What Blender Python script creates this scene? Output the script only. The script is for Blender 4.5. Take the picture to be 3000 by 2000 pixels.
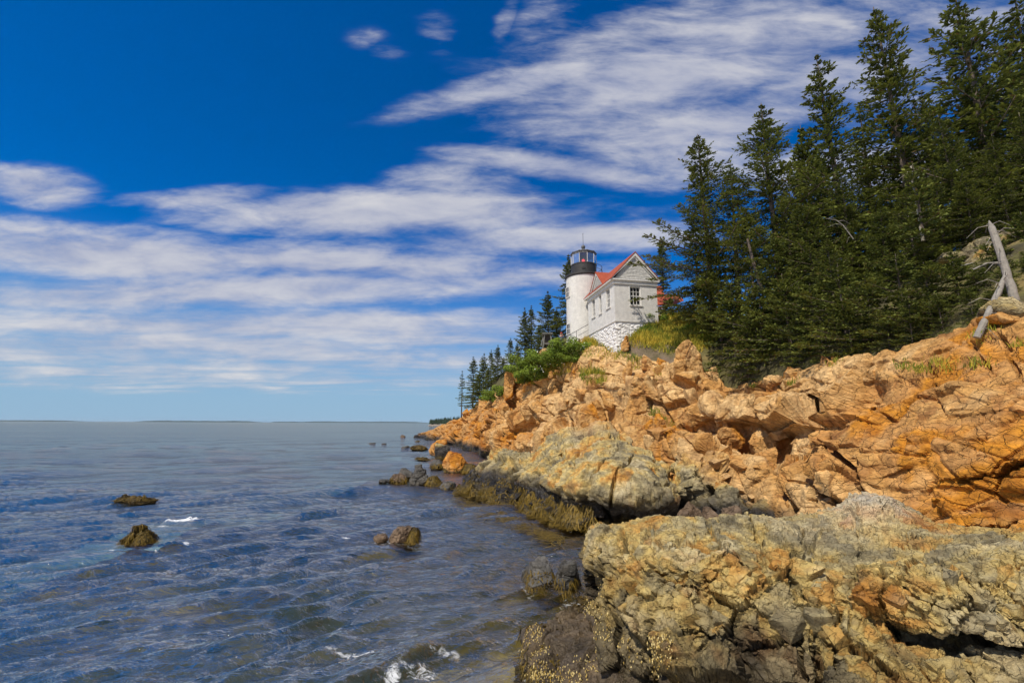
import bpy, bmesh, math, random
import numpy as np
from mathutils import Euler, Vector, Matrix
from mathutils.kdtree import KDTree

scene = bpy.context.scene
for _o in list(bpy.data.objects):
    bpy.data.objects.remove(_o)
COL = scene.collection
R = math.radians

# ------------------------------------------------------------------ camera
CAM_H = 4.0                      # metres above the water (z = 0)
PITCH, ROLL = 10.16, -0.23
FPX = 16.0 / 36.0 * 3000.0       # focal length in photograph pixels
cam_data = bpy.data.cameras.new('camera')
cam_data.lens = 16.0
cam_data.sensor_width = 36.0
cam_data.clip_start = 0.1
cam_data.clip_end = 60000.0
cam = bpy.data.objects.new('camera', cam_data)
cam.location = (0, 0, CAM_H)
cam.rotation_euler = (R(90 + PITCH), R(ROLL), 0)
COL.objects.link(cam)
scene.camera = cam
CAMM = np.array(Euler(cam.rotation_euler).to_matrix())

def ray(px, py):
    v = CAMM @ np.array([px - 1500.0, 1000.0 - py, -FPX])
    return v
def P(px, py, d):
    """the place seen at photograph pixel (px, py), d metres ahead"""
    v = ray(px, py)
    return np.array([0, 0, CAM_H]) + v * (d / v[1])
def PZ(px, py, z=0.0):
    v = ray(px, py)
    return np.array([0, 0, CAM_H]) + v * ((z - CAM_H) / v[2])
def proj(V):
    """world points -> photograph pixels"""
    Q = (np.asarray(V, float) - np.array([0, 0, CAM_H])) @ CAMM
    w = np.maximum(-Q[:, 2], 1e-3)
    return 1500 + FPX * Q[:, 0] / w, 1000 - FPX * Q[:, 1] / w

# ------------------------------------------------------------------ sun, sky, exposure
SUN_EL, SUN_AZ = 55.0, 38.0      # azimuth: degrees to the left of straight behind the camera
sun_dir = Vector((-math.sin(R(SUN_AZ)) * math.cos(R(SUN_EL)), -math.cos(R(SUN_AZ)) * math.cos(R(SUN_EL)), math.sin(R(SUN_EL))))
sun_data = bpy.data.lights.new('sun', 'SUN')
sun_data.energy = 5.0
sun_data.angle = R(0.6)
sun_data.color = (1.0, 0.93, 0.82)
sun = bpy.data.objects.new('sun', sun_data)
sun.rotation_euler = sun_dir.to_track_quat('Z', 'Y').to_euler()
sun.location = (-30, -20, 60)
COL.objects.link(sun)

vs = scene.view_settings
vs.view_transform = 'Standard'
vs.look = 'None'
vs.exposure = 0.0
vs.gamma = 1.0
vs.use_curve_mapping = False

world = bpy.data.worlds.new('World')
scene.world = world
world.use_nodes = True

def build_sky():
    nt = world.node_tree
    nt.nodes.clear()
    N, L = nt.nodes, nt.links
    out = N.new('ShaderNodeOutputWorld')
    bg = N.new('ShaderNodeBackground')
    bg.inputs['Strength'].default_value = 0.1
    L.new(bg.outputs[0], out.inputs[0])
    sky = N.new('ShaderNodeTexSky')
    sky.sky_type = 'NISHITA'
    sky.sun_disc = False
    sky.sun_elevation = R(SUN_EL)
    sky.sun_rotation = math.atan2(sun_dir.x, sun_dir.y)
    sky.altitude = 0
    sky.air_density = 1.0
    sky.dust_density = 0.0
    sky.ozone_density = 4.0
    hs = N.new('ShaderNodeHueSaturation')
    hs.inputs['Saturation'].default_value = 1.22
    hs.inputs['Value'].default_value = 0.95
    tint = N.new('ShaderNodeMix'); tint.data_type = 'RGBA'; tint.blend_type = 'MULTIPLY'; tint.inputs[0].default_value = 1.0
    tint.inputs[7].default_value = (0.70, 0.90, 1.24, 1)        # polarising filter: a deeper blue all over
    L.new(sky.outputs[0], tint.inputs[6]); L.new(tint.outputs[2], hs.inputs['Color'])
    tc = N.new('ShaderNodeTexCoord')
    sep = N.new('ShaderNodeSeparateXYZ')
    L.new(tc.outputs['Generated'], sep.inputs[0])
    def M(op, a, b=None, clamp=False):
        n = N.new('ShaderNodeMath'); n.operation = op; n.use_clamp = clamp
        for i, v in enumerate((a, b)):
            if v is None: continue
            if isinstance(v, (int, float)): n.inputs[i].default_value = v
            else: L.new(v, n.inputs[i])
        return n.outputs[0]
    X, Y, Z = sep.outputs
    ay = M('MAXIMUM', M('ABSOLUTE', Y), 0.05)
    s = M('DIVIDE', X, ay); t = M('DIVIDE', Z, ay)
    st = N.new('ShaderNodeCombineXYZ'); L.new(s, st.inputs[0]); L.new(t, st.inputs[1])
    # a flat cloud layer: direction / height above the horizon
    zz = M('MAXIMUM', M('ADD', Z, 0.05), 0.03)
    pl = N.new('ShaderNodeCombineXYZ')
    L.new(M('DIVIDE', X, zz), pl.inputs[0]); L.new(M('DIVIDE', Y, zz), pl.inputs[1])
    mp = N.new('ShaderNodeMapping'); mp.inputs['Rotation'].default_value = (0, 0, R(-14)); mp.inputs['Scale'].default_value = (0.8, 1.9, 1)
    L.new(pl.outputs[0], mp.inputs[0])
    n1 = N.new('ShaderNodeTexNoise'); n1.inputs['Scale'].default_value = 0.85; n1.inputs['Detail'].default_value = 7; n1.inputs['Roughness'].default_value = 0.55; n1.inputs['Distortion'].default_value = 0.5
    L.new(mp.outputs[0], n1.inputs['Vector'])
    # finer puffs seen face-on
    mp2 = N.new('ShaderNodeMapping'); mp2.inputs['Rotation'].default_value = (0, 0, R(-8)); mp2.inputs['Scale'].default_value = (4.2, 13, 1)
    L.new(st.outputs[0], mp2.inputs[0])
    n2 = N.new('ShaderNodeTexNoise'); n2.inputs['Scale'].default_value = 1.0; n2.inputs['Detail'].default_value = 8; n2.inputs['Roughness'].default_value = 0.6; n2.inputs['Distortion'].default_value = 0.3
    L.new(mp2.outputs[0], n2.inputs['Vector'])
    mp3 = N.new('ShaderNodeMapping'); mp3.inputs['Rotation'].default_value = (0, 0, R(-10)); mp3.inputs['Scale'].default_value = (13, 46, 1)
    L.new(st.outputs[0], mp3.inputs[0])
    n3 = N.new('ShaderNodeTexNoise'); n3.inputs['Scale'].default_value = 1.0; n3.inputs['Detail'].default_value = 7; n3.inputs['Roughness'].default_value = 0.66; n3.inputs['Distortion'].default_value = 0.6
    L.new(mp3.outputs[0], n3.inputs['Vector'])
    # where the cloud banks lie: (px, py, rx, ry, tilt, weight)
    banks = [(1560, 235, 430, 62, 15, 1.05), (1950, 230, 560, 190, 15, 1.15), (2260, 90, 520, 200, 12, 0.9), (1690, 330, 310, 60, -16, 0.9),
             (2050, 375, 420, 100, 12, 1.1), (1640, 492, 370, 50, -9, 1.1), (2000, 470, 300, 90, 0, 0.7), (2480, 230, 520, 170, 10, 0.95),
             (1180, 625, 640, 78, 0, 1.1), (330, 745, 640, 85, -6, 1.1), (1000, 770, 760, 62, -2, 1.05), (700, 850, 1000, 70, 2, 1.0),
             (1500, 700, 520, 62, 3, 0.9), (1400, 810, 520, 60, 0, 0.8), (110, 545, 190, 66, -10, 0.95), (580, 580, 260, 36, 4, 0.85),
             (760, 950, 1050, 60, 0, 0.95), (900, 1040, 1400, 60, 0, 0.75), (1290, 90, 85, 70, -50, 0.46), (1480, 60, 40, 95, -20, 0.46),
             (1600, 60, 140, 100, 30, 0.5), (1140, 150, 60, 42, 0, 0.42), (1070, 110, 70, 42, 0, 0.40), (1350, 530, 240, 70, 0, 0.7), (2900, 120, 520, 220, 0, 0.8),
             (1640, 690, 420, 40, 0, 1.0), (2150, 150, 760, 250, 14, 0.95), (500, 1010, 1100, 55, 0, 0.85), (1250, 985, 520, 50, 0, 0.85), (700, 1090, 1500, 60, 0, 0.62), (2600, 500, 500, 110, 0, 0.8)]
    acc = None
    for (px, py, rx, ry, rot, wt) in banks:
        v = ray(px, py)
        m = N.new('ShaderNodeMapping'); m.vector_type = 'TEXTURE'
        m.inputs['Location'].default_value = (v[0] / v[1], v[2] / v[1], 0)
        m.inputs['Rotation'].default_value = (0, 0, R(rot))
        m.inputs['Scale'].default_value = (rx / 1260 * 1.15, ry / 1260 * 1.15, 1)
        L.new(st.outputs[0], m.inputs[0])
        ln = N.new('ShaderNodeVectorMath'); ln.operation = 'LENGTH'; L.new(m.outputs[0], ln.inputs[0])
        mr = N.new('ShaderNodeMapRange'); mr.interpolation_type = 'SMOOTHSTEP'
        mr.inputs[1].default_value = 1.45; mr.inputs[2].default_value = 0.1; mr.inputs[3].default_value = 0; mr.inputs[4].default_value = wt
        L.new(ln.outputs['Value'], mr.inputs[0])
        acc = mr.outputs[0] if acc is None else M('MAXIMUM', acc, mr.outputs[0])
    acc = M('MAXIMUM', acc, M('MULTIPLY', M('LESS_THAN', Y, 0.0), 0.62))      # unseen broken cloud added behind the viewer, to whiten the ambient light
    nz = M('ADD', M('MULTIPLY', M('SUBTRACT', n1.outputs[0], 0.5), 1.6), M('ADD', M('MULTIPLY', M('SUBTRACT', n2.outputs[0], 0.5), 1.5), M('MULTIPLY', M('SUBTRACT', n3.outputs[0], 0.5), 0.6)))
    # no cloud where the bank mask is empty; ragged edges where it thins out
    dens = M('SUBTRACT', M('ADD', M('MULTIPLY', acc, 1.02), nz), 0.10)
    fac = N.new('ShaderNodeMapRange'); fac.interpolation_type = 'SMOOTHSTEP'
    fac.inputs[1].default_value = 0.0; fac.inputs[2].default_value = 1.05; fac.inputs[3].default_value = 0; fac.inputs[4].default_value = 0.90
    L.new(M('MULTIPLY', dens, M('MULTIPLY', acc, 3.0, True)), fac.inputs[0])
    # thin veil close to the horizon
    veil = N.new('ShaderNodeMapRange'); veil.interpolation_type = 'SMOOTHSTEP'; veil.inputs[1].default_value = 0.34; veil.inputs[2].default_value = 0.0; veil.inputs[3].default_value = 0; veil.inputs[4].default_value = 0.95
    L.new(Z, veil.inputs[0])
    hz = N.new('ShaderNodeMix'); hz.data_type = 'RGBA'; L.new(veil.outputs[0], hz.inputs[0]); L.new(hs.outputs[0], hz.inputs[6]); hz.inputs[7].default_value = (2.9, 4.7, 6.5, 1)
    f2 = fac.outputs[0]
    ramp = N.new('ShaderNodeMix'); ramp.data_type = 'RGBA'
    L.new(M('MULTIPLY', M('SUBTRACT', M('ADD', M('MULTIPLY', n2.outputs[0], 0.6), M('MULTIPLY', n1.outputs[0], 0.4)), 0.36), 3.4, True), ramp.inputs[0])
    ramp.inputs[6].default_value = (3.3, 3.7, 5.3, 1)
    ramp.inputs[7].default_value = (7.2, 7.1, 7.2, 1)
    mix = N.new('ShaderNodeMix'); mix.data_type = 'RGBA'
    L.new(f2, mix.inputs[0]); L.new(hz.outputs[2], mix.inputs[6]); L.new(ramp.outputs[2], mix.inputs[7])
    L.new(mix.outputs[2], bg.inputs['Color'])
build_sky()

# ------------------------------------------------------------------ noise in numpy
def _h(ix, iy, iz, seed):
    with np.errstate(over='ignore'):
        h = (ix.astype(np.uint32) * np.uint32(374761393) + iy.astype(np.uint32) * np.uint32(668265263)
             + iz.astype(np.uint32) * np.uint32(2147483647) + np.uint32((seed * 974634777) & 0xffffffff))
        h = (h ^ (h >> np.uint32(13))) * np.uint32(1274126177)
        h = h ^ (h >> np.uint32(16))
        h = h * np.uint32(2246822519)
        return h ^ (h >> np.uint32(15))
def _f(h, k):
    with np.errstate(over='ignore'):
        g = (h + np.uint32(k * 0x9E3779B9 & 0xffffffff)) * np.uint32(2654435761)
        g = g ^ (g >> np.uint32(15))
        g = g * np.uint32(2246822519)
        return ((g >> np.uint32(8)).astype(np.float32)) * np.float32(1.0 / 16777216.0)
def pnoise(Q, seed=0):
    """gradient noise, about -0.7 .. 0.7"""
    Q = np.asarray(Q, np.float32)
    I = np.floor(Q).astype(np.int32); F = Q - I.astype(np.float32)
    fx, fy, fz = F[:, 0].copy(), F[:, 1].copy(), F[:, 2].copy()
    u, v, w = (f * f * f * (f * (f * 6 - 15) + 10) for f in (fx, fy, fz))
    I = I.view(np.uint32)
    with np.errstate(over='ignore'):
        hx = I[:, 0] * np.uint32(374761393) + np.uint32((seed * 974634777) & 0xffffffff); hy = I[:, 1] * np.uint32(668265263); hz = I[:, 2] * np.uint32(2147483647)
        res = np.zeros(len(Q), np.float32)
        for dx in (0, 1):
            wx = u if dx else 1 - u
            ax = hx + np.uint32(374761393) if dx else hx
            for dy in (0, 1):
                wxy = wx * (v if dy else 1 - v)
                axy = ax + hy + (np.uint32(668265263) if dy else np.uint32(0))
                for dz in (0, 1):
                    h = axy + hz + (np.uint32(2147483647) if dz else np.uint32(0))
                    h = (h ^ (h >> np.uint32(13))) * np.uint32(1274126177)
                    h = (h ^ (h >> np.uint32(16))) * np.uint32(2246822519)
                    h ^= h >> np.uint32(15)
                    g = (((h & np.uint32(1023)).astype(np.float32) * np.float32(2 / 1023) - 1) * (fx - dx)
                         + (((h >> np.uint32(10)) & np.uint32(1023)).astype(np.float32) * np.float32(2 / 1023) - 1) * (fy - dy)
                         + (((h >> np.uint32(20)) & np.uint32(1023)).astype(np.float32) * np.float32(2 / 1023) - 1) * (fz - dz))
                    res += wxy * (w if dz else 1 - w) * g
    return res
def fbm(Q, seed=0, octs=4, gain=0.5):
    a, s, r = 1.0, 1.0, 0
    for o in range(octs):
        r = r + a * pnoise(np.asarray(Q) * s + 17.3 * o, seed + o)
        a *= gain; s *= 2.03
    return r
def worley(Q, seed=0, jit=0.85, wide=True):
    Q = np.asarray(Q, np.float32)
    I = np.floor(Q).astype(np.int64); F = (Q - I).astype(np.float32)
    n = len(Q)
    F1 = np.full(n, 9, np.float32); F2 = np.full(n, 9, np.float32)
    hid = np.zeros(n, np.uint32); rel = np.zeros((n, 3), np.float32)
    if wide:
        offs = [(a, b, c) for a in (-1, 0, 1) for b in (-1, 0, 1) for c in (-1, 0, 1)]
    else:
        offs = [(a, b, c) for a in (0, 1) for b in (0, 1) for c in (0, 1)]
        sft = np.where(F < 0.5, -1, 0)
    for (a, b, c) in offs:
        if wide:
            ox, oy, oz = np.int64(a), np.int64(b), np.int64(c)
            h = _h(I[:, 0] + a, I[:, 1] + b, I[:, 2] + c, seed)
        else:
            ox, oy, oz = sft[:, 0] + a, sft[:, 1] + b, sft[:, 2] + c
            h = _h(I[:, 0] + ox, I[:, 1] + oy, I[:, 2] + oz, seed)
        vx = F[:, 0] - (ox + 0.5 + jit * (_f(h, 1) - 0.5))
        vy = F[:, 1] - (oy + 0.5 + jit * (_f(h, 2) - 0.5))
        vz = F[:, 2] - (oz + 0.5 + jit * (_f(h, 3) - 0.5))
        d = vx * vx + vy * vy + vz * vz
        nb = d < F1
        F2 = np.where(nb, F1, np.minimum(F2, d))
        F1 = np.where(nb, d, F1)
        hid = np.where(nb, h, hid)
        rel[nb, 0] = vx[nb]; rel[nb, 1] = vy[nb]; rel[nb, 2] = vz[nb]
    return np.sqrt(F1), np.sqrt(F2), hid, rel
def sstep(a, b, x):
    t = np.clip((x - a) / (b - a), 0, 1)
    return t * t * (3 - 2 * t)
def rotm(rx, ry, rz):
    return np.array(Euler((R(rx), R(ry), R(rz))).to_matrix())
def facets(Pt, size, rot, seed, amp, tilt=1.0, cw=0.1, cd=0.0, warp=0.18, wide=True):
    """jointed rock: every block sits at its own height and slope, joints are cut in"""
    Q = (np.asarray(Pt) @ rot) / np.asarray(size)
    if warp:
        Q = Q + warp * np.stack([pnoise(Q * 0.9 + 5, seed + 50), pnoise(Q * 0.9 + 9, seed + 51), pnoise(Q * 0.9 + 2, seed + 52)], 1) * 2
    F1, F2, h, rel = worley(Q, seed, wide=wide)
    g = np.stack([_f(h, 4), _f(h, 5), _f(h, 6)], 1) * 2 - 1
    e = F2 - F1
    b = sstep(0, cw, e)            # 0 in the joint, 1 on the block: the surface stays whole across joints
    d = amp * ((_f(h, 7) - 0.5) + tilt * (g * rel).sum(1)) * b - cd * (1 - b) * (0.25 + 0.75 * _f(h, 8))
    return d, h, e

# ------------------------------------------------------------------ mesh helpers
def mesh_np(name, V, F, mat=None, smooth=False, col=None, attrs=None):
    V = np.ascontiguousarray(V, np.float32); F = np.ascontiguousarray(F, np.int32)
    me = bpy.data.meshes.new(name)
    k = F.shape[1]
    me.vertices.add(len(V)); me.vertices.foreach_set('co', V.ravel())
    me.loops.add(F.size); me.loops.foreach_set('vertex_index', F.ravel())
    me.polygons.add(len(F)); me.polygons.foreach_set('loop_start', np.arange(0, F.size, k, dtype=np.int32))
    me.update(calc_edges=True)
    me.polygons.foreach_set('use_smooth', np.full(len(F), smooth, bool))
    if col is not None:
        a = me.color_attributes.new('Col', 'FLOAT_COLOR', 'POINT')
        c = np.ones((len(V), 4), np.float32); c[:, :3] = col
        a.data.foreach_set('color', c.ravel())
    for k2, v in (attrs or {}).items():
        a = me.attributes.new(k2, 'FLOAT', 'POINT'); a.data.foreach_set('value', np.ascontiguousarray(v, np.float32))
    if mat: me.materials.append(mat)
    me.validate()
    return me
def add(name, me, parent=None, loc=None, rot=None, scl=None):
    o = bpy.data.objects.new(name, me); COL.objects.link(o)
    if parent is not None: o.parent = parent
    if loc is not None: o.location = [float(v) for v in loc]
    if rot is not None: o.rotation_euler = rot
    if scl is not None: o.scale = scl if hasattr(scl, '__len__') else (scl,) * 3
    return o
def tag(o, label, cat, group=None):
    o['label'] = label; o['category'] = cat
    if group: o['group'] = group
    return o
def struct(o, label=None):
    o['kind'] = 'structure'
    if label: o['label'] = label
    return o
def stuff(o, label=None, cat=None):
    o['kind'] = 'stuff'
    if label: o['label'] = label
    if cat: o['category'] = cat
    return o
class MB:
    """small mesh builder: boxes, prisms, tubes, revolved shapes joined in one mesh"""
    def __init__(s): s.v = []; s.f = []
    def quad(s, *p):
        n = len(s.v); s.v += [tuple(map(float, q)) for q in p]; s.f.append(tuple(range(n, n + len(p)))); return s
    def box(s, lo, hi, M=None):
        (a, b, c), (d, e, f) = lo, hi
        p = [(a, b, c), (d, b, c), (d, e, c), (a, e, c), (a, b, f), (d, b, f), (d, e, f), (a, e, f)]
        if M is not None: p = [tuple(M @ Vector(q)) for q in p]
        n = len(s.v); s.v += p
        s.f += [tuple(n + i for i in q) for q in ((3, 2, 1, 0), (4, 5, 6, 7), (0, 1, 5, 4), (1, 2, 6, 5), (2, 3, 7, 6), (3, 0, 4, 7))]
        return s
    def prism(s, poly, a, b):
        """poly: 3-D corner list, extruded by vector b - a"""
        n = len(s.v); k = len(poly); e = Vector(b) - Vector(a)
        s.v += [tuple(Vector(q)) for q in poly] + [tuple(Vector(q) + e) for q in poly]
        s.f.append(tuple(n + i for i in range(k))[::-1]); s.f.append(tuple(n + k + i for i in range(k)))
        for i in range(k): s.f.append((n + i, n + (i + 1) % k, n + k + (i + 1) % k, n + k + i))
        return s
    def tube(s, pts, rad, seg=6, cap=True):
        pts = [Vector(p) for p in pts]; k = len(pts); n = len(s.v)
        if not hasattr(rad, '__len__'): rad = [rad] * k
        for i, p in enumerate(pts):
            t = (pts[min(i + 1, k - 1)] - pts[max(i - 1, 0)]).normalized()
            u = t.cross(Vector((0.31, 0.95, 0.05))); u = u.normalized() if u.length > 1e-4 else t.orthogonal().normalized()
            w = t.cross(u)
            for j in range(seg):
                a = 2 * math.pi * j / seg
                s.v.append(tuple(p + rad[i] * (math.cos(a) * u + math.sin(a) * w)))
        for i in range(k - 1):
            for j in range(seg):
                s.f.append((n + i * seg + j, n + i * seg + (j + 1) % seg, n + (i + 1) * seg + (j + 1) % seg, n + (i + 1) * seg + j))
        if cap:
            s.f.append(tuple(n + j for j in range(seg))[::-1]); s.f.append(tuple(n + (k - 1) * seg + j for j in range(seg)))
        return s
    def lathe(s, prof, seg=48, ctr=(0, 0), a0=0.0):
        n = len(s.v); k = len(prof)
        for (r, z) in prof:
            for j in range(seg):
                a = a0 + 2 * math.pi * j / seg
                s.v.append((ctr[0] + r * math.cos(a), ctr[1] + r * math.sin(a), z))
        for i in range(k - 1):
            for j in range(seg):
                s.f.append((n + i * seg + j, n + i * seg + (j + 1) % seg, n + (i + 1) * seg + (j + 1) % seg, n + (i + 1) * seg + j))
        return s
    def mesh(s, name, mat, smooth=False):
        me = bpy.data.meshes.new(name); me.from_pydata(s.v, [], s.f); me.update()
        if smooth: me.polygons.foreach_set('use_smooth', [True] * len(me.polygons))
        me.materials.append(mat); return me
    def build(s, name, mat, parent=None, smooth=False, **k):
        return add(name, s.mesh(name, mat, smooth), parent, **k)

# ------------------------------------------------------------------ materials
def new_mat(name):
    m = bpy.data.materials.new(name); m.use_nodes = True
    nt = m.node_tree; b = nt.nodes['Principled BSDF']
    return m, nt, nt.nodes, nt.links, b
def noise_node(N, L, scale, detail=4, rough=0.55, vec=None, stretch=None, dist=0.0, rot=None):
    n = N.new('ShaderNodeTexNoise'); n.inputs['Scale'].default_value = scale; n.inputs['Detail'].default_value = detail
    n.inputs['Roughness'].default_value = rough; n.inputs['Distortion'].default_value = dist
    g = N.new('ShaderNodeTexCoord'); src = g.outputs['Object']
    if stretch:
        m = N.new('ShaderNodeMapping'); m.inputs['Scale'].default_value = stretch
        if rot: m.inputs['Rotation'].default_value = [R(a) for a in rot]
        L.new(src, m.inputs[0]); src = m.outputs[0]
    L.new(src, n.inputs['Vector'])
    return n
def mixc(N, L, fac, a, b, mode='MIX'):
    m = N.new('ShaderNodeMix'); m.data_type = 'RGBA'; m.blend_type = mode
    for i, v in ((0, fac), (6, a), (7, b)):
        if isinstance(v, (int, float)): m.inputs[i].default_value = v
        elif isinstance(v, tuple): m.inputs[i].default_value = (*v, 1)
        else: L.new(v, m.inputs[i])
    return m.outputs[2]
def rng(N, L, v, a, b, c=0.0, d=1.0):
    m = N.new('ShaderNodeMapRange'); m.inputs[1].default_value = a; m.inputs[2].default_value = b; m.inputs[3].default_value = c; m.inputs[4].default_value = d
    L.new(v, m.inputs[0]); return m.outputs[0]
def bump(N, L, b, h, strength, dist, prev=None):
    n = N.new('ShaderNodeBump'); n.inputs['Strength'].default_value = strength; n.inputs['Distance'].default_value = dist
    L.new(h, n.inputs['Height'])
    if prev: L.new(prev, n.inputs['Normal'])
    if b is not None: L.new(n.outputs[0], b.inputs['Normal'])
    return n.outputs[0]
def simple(name, color, rough=0.6, var=0.15, scale=6.0, bmp=0.0, metal=0.0, spec=0.4):
    m, nt, N, L, b = new_mat(name)
    n = noise_node(N, L, scale, 5)
    c2 = tuple(max(0, v * (1 - 2 * var)) for v in color)
    L.new(mixc(N, L, n.outputs[0], c2, tuple(v * (1 + var) for v in color)), b.inputs['Base Color'])
    b.inputs['Roughness'].default_value = rough; b.inputs['Metallic'].default_value = metal
    b.inputs['Specular IOR Level'].default_value = spec
    if bmp: bump(N, L, b, n.outputs[0], bmp, 0.02)
    return m
def rock_mat(name, s=1.0, wetz=None):
    """colour comes from the mesh (what each block is made of); grain, mottling and fine joints here"""
    m, nt, N, L, b = new_mat(name)
    a = N.new('ShaderNodeAttribute'); a.attribute_name = 'Col'
    n1 = noise_node(N, L, 3.2 * s, 8, 0.68)
    n2 = noise_node(N, L, 15.0 * s, 6, 0.72)
    n3 = noise_node(N, L, 1.3 * s, 6, 0.6, stretch=(0.5, 0.5, 2.6), rot=(12, -18, 0), dist=0.8)
    c = mixc(N, L, rng(N, L, n1.outputs[0], 0.33, 0.68), a.outputs['Color'], mixc(N, L, 1.0, a.outputs['Color'], (0.52, 0.47, 0.42), 'MULTIPLY'))
    c = mixc(N, L, rng(N, L, n2.outputs[0], 0.46, 0.72, 0, 0.5), c, mixc(N, L, 1.0, c, (1.45, 1.4, 1.3), 'MULTIPLY'))
    c = mixc(N, L, rng(N, L, n3.outputs[0], 0.54, 0.66, 0, 0.4), c, mixc(N, L, 1.0, c, (0.5, 0.46, 0.42), 'MULTIPLY'))
    L.new(c, b.inputs['Base Color'])
    wt = N.new('ShaderNodeAttribute'); wt.attribute_name = 'wet'
    L.new(rng(N, L, wt.outputs['Fac'], 0, 1, 0.85, 0.38), b.inputs['Roughness'])
    b.inputs['Specular IOR Level'].default_value = 0.3
    v = N.new('ShaderNodeTexVoronoi'); v.feature = 'DISTANCE_TO_EDGE'; v.inputs['Scale'].default_value = 2.6 * s
    g = N.new('ShaderNodeTexCoord'); mp = N.new('ShaderNodeMapping'); mp.inputs['Scale'].default_value = (0.8, 0.8, 1.9); mp.inputs['Rotation'].default_value = (R(10), R(-15), 0)
    wv = N.new('ShaderNodeVectorMath'); wv.operation = 'MULTIPLY_ADD'; wv.inputs[1].default_value = (0.5, 0.5, 0.5)
    nw = noise_node(N, L, 1.7 * s, 3); L.new(nw.outputs['Color'], wv.inputs[0]); L.new(g.outputs['Object'], wv.inputs[2])
    L.new(wv.outputs[0], mp.inputs[0]); L.new(mp.outputs[0], v.inputs['Vector'])
    v2 = N.new('ShaderNodeTexVoronoi'); v2.feature = 'DISTANCE_TO_EDGE'; v2.inputs['Scale'].default_value = 6.5 * s; L.new(mp.outputs[0], v2.inputs['Vector'])
    k = bump(N, L, None, n1.outputs[0], 0.6, 0.10 / s)
    k = bump(N, L, None, n2.outputs[0], 0.75, 0.035 / s, k)
    k = bump(N, L, None, n3.outputs[0], 0.5, 0.08 / s, k)
    k = bump(N, L, None, rng(N, L, v2.outputs['Distance'], 0, 0.05), 0.6, 0.025 / s, k)
    bump(N, L, b, rng(N, L, v.outputs['Distance'], 0, 0.035), 0.9, 0.06 / s, k)
    return m
M_ROCK = rock_mat('granite', 1.0)
M_LEDGE = rock_mat('schist', 2.4)
M_OUT = rock_mat('gneiss', 1.6)
M_FAR = rock_mat('granite_far', 0.6)
# ------------------------------------------------------------------ rock sheets
def crom(A, cnt):
    """Catmull-Rom through A (k, ..., 3) with cnt[i] samples on span i"""
    k = len(A); out = []
    for i in range(k - 1):
        p0, p1, p2, p3 = A[max(i - 1, 0)], A[i], A[i + 1], A[min(i + 2, k - 1)]
        for j in range(cnt[i]):
            t = j / cnt[i]
            m1 = (p2 - p0) * 0.42; m2 = (p3 - p1) * 0.42
            if i == 0: m1 = (p2 - p1) * 0.42
            if i == k - 2: m2 = (p2 - p1) * 0.42
            t2, t3 = t * t, t * t * t
            out.append((2 * t3 - 3 * t2 + 1) * p1 + (t3 - 2 * t2 + t) * m1 + (-2 * t3 + 3 * t2) * p2 + (t3 - t2) * m2)
    out.append(A[-1])
    return np.array(out)
def counts(A, step, lo=2, hi=75, ax=0):
    A = np.asarray(A); k, r = A.shape[:2]
    px, py = proj(A.reshape(-1, 3)); G = np.stack([px, py], 1).reshape(k, r, 2)
    D = np.sqrt(((G[1:] - G[:-1]) ** 2).sum(2)) if ax == 0 else np.sqrt(((G[:, 1:] - G[:, :-1]) ** 2).sum(2)).T
    return [int(np.clip(np.percentile(d, 80) / step, lo, hi)) for d in D]
def loft(cols, step):
    A = np.array(cols, float)
    cu, cv = counts(A, step, ax=0), counts(A, step, ax=1)
    G = crom(A, cu)                       # (nu, rows, 3)
    G = crom(np.swapaxes(G, 0, 1), cv)    # (nv, nu, 3)
    return np.swapaxes(G, 0, 1)
def grid_faces(nu, nv):
    i = np.arange((nu - 1) * nv).reshape(nu - 1, nv)[:, :-1]
    return np.stack([i, i + nv, i + nv + 1, i + 1], -1).reshape(-1, 4)
def grid_normals(G):
    du = np.gradient(G, axis=0); dv = np.gradient(G, axis=1)
    n = np.cross(du, dv); n /= np.linalg.norm(n, axis=2, keepdims=True) + 1e-9
    return n
def pl_dist(px, py, line):
    """distance (pixels) to a polyline and signed side (+ = above / left of travel)"""
    best = np.full(px.shape, 1e9); sgn = np.zeros(px.shape)
    for (x0, y0), (x1, y1) in zip(line[:-1], line[1:]):
        vx, vy = x1 - x0, y1 - y0; l2 = vx * vx + vy * vy
        t = np.clip(((px - x0) * vx + (py - y0) * vy) / l2, 0, 1)
        dx, dy = px - (x0 + t * vx), py - (y0 + t * vy)
        d = np.sqrt(dx * dx + dy * dy); nb = d < best
        best = np.where(nb, d, best)
        sgn = np.where(nb, np.sign(-(vx * dy - vy * dx)), sgn)
    return best, sgn
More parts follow.
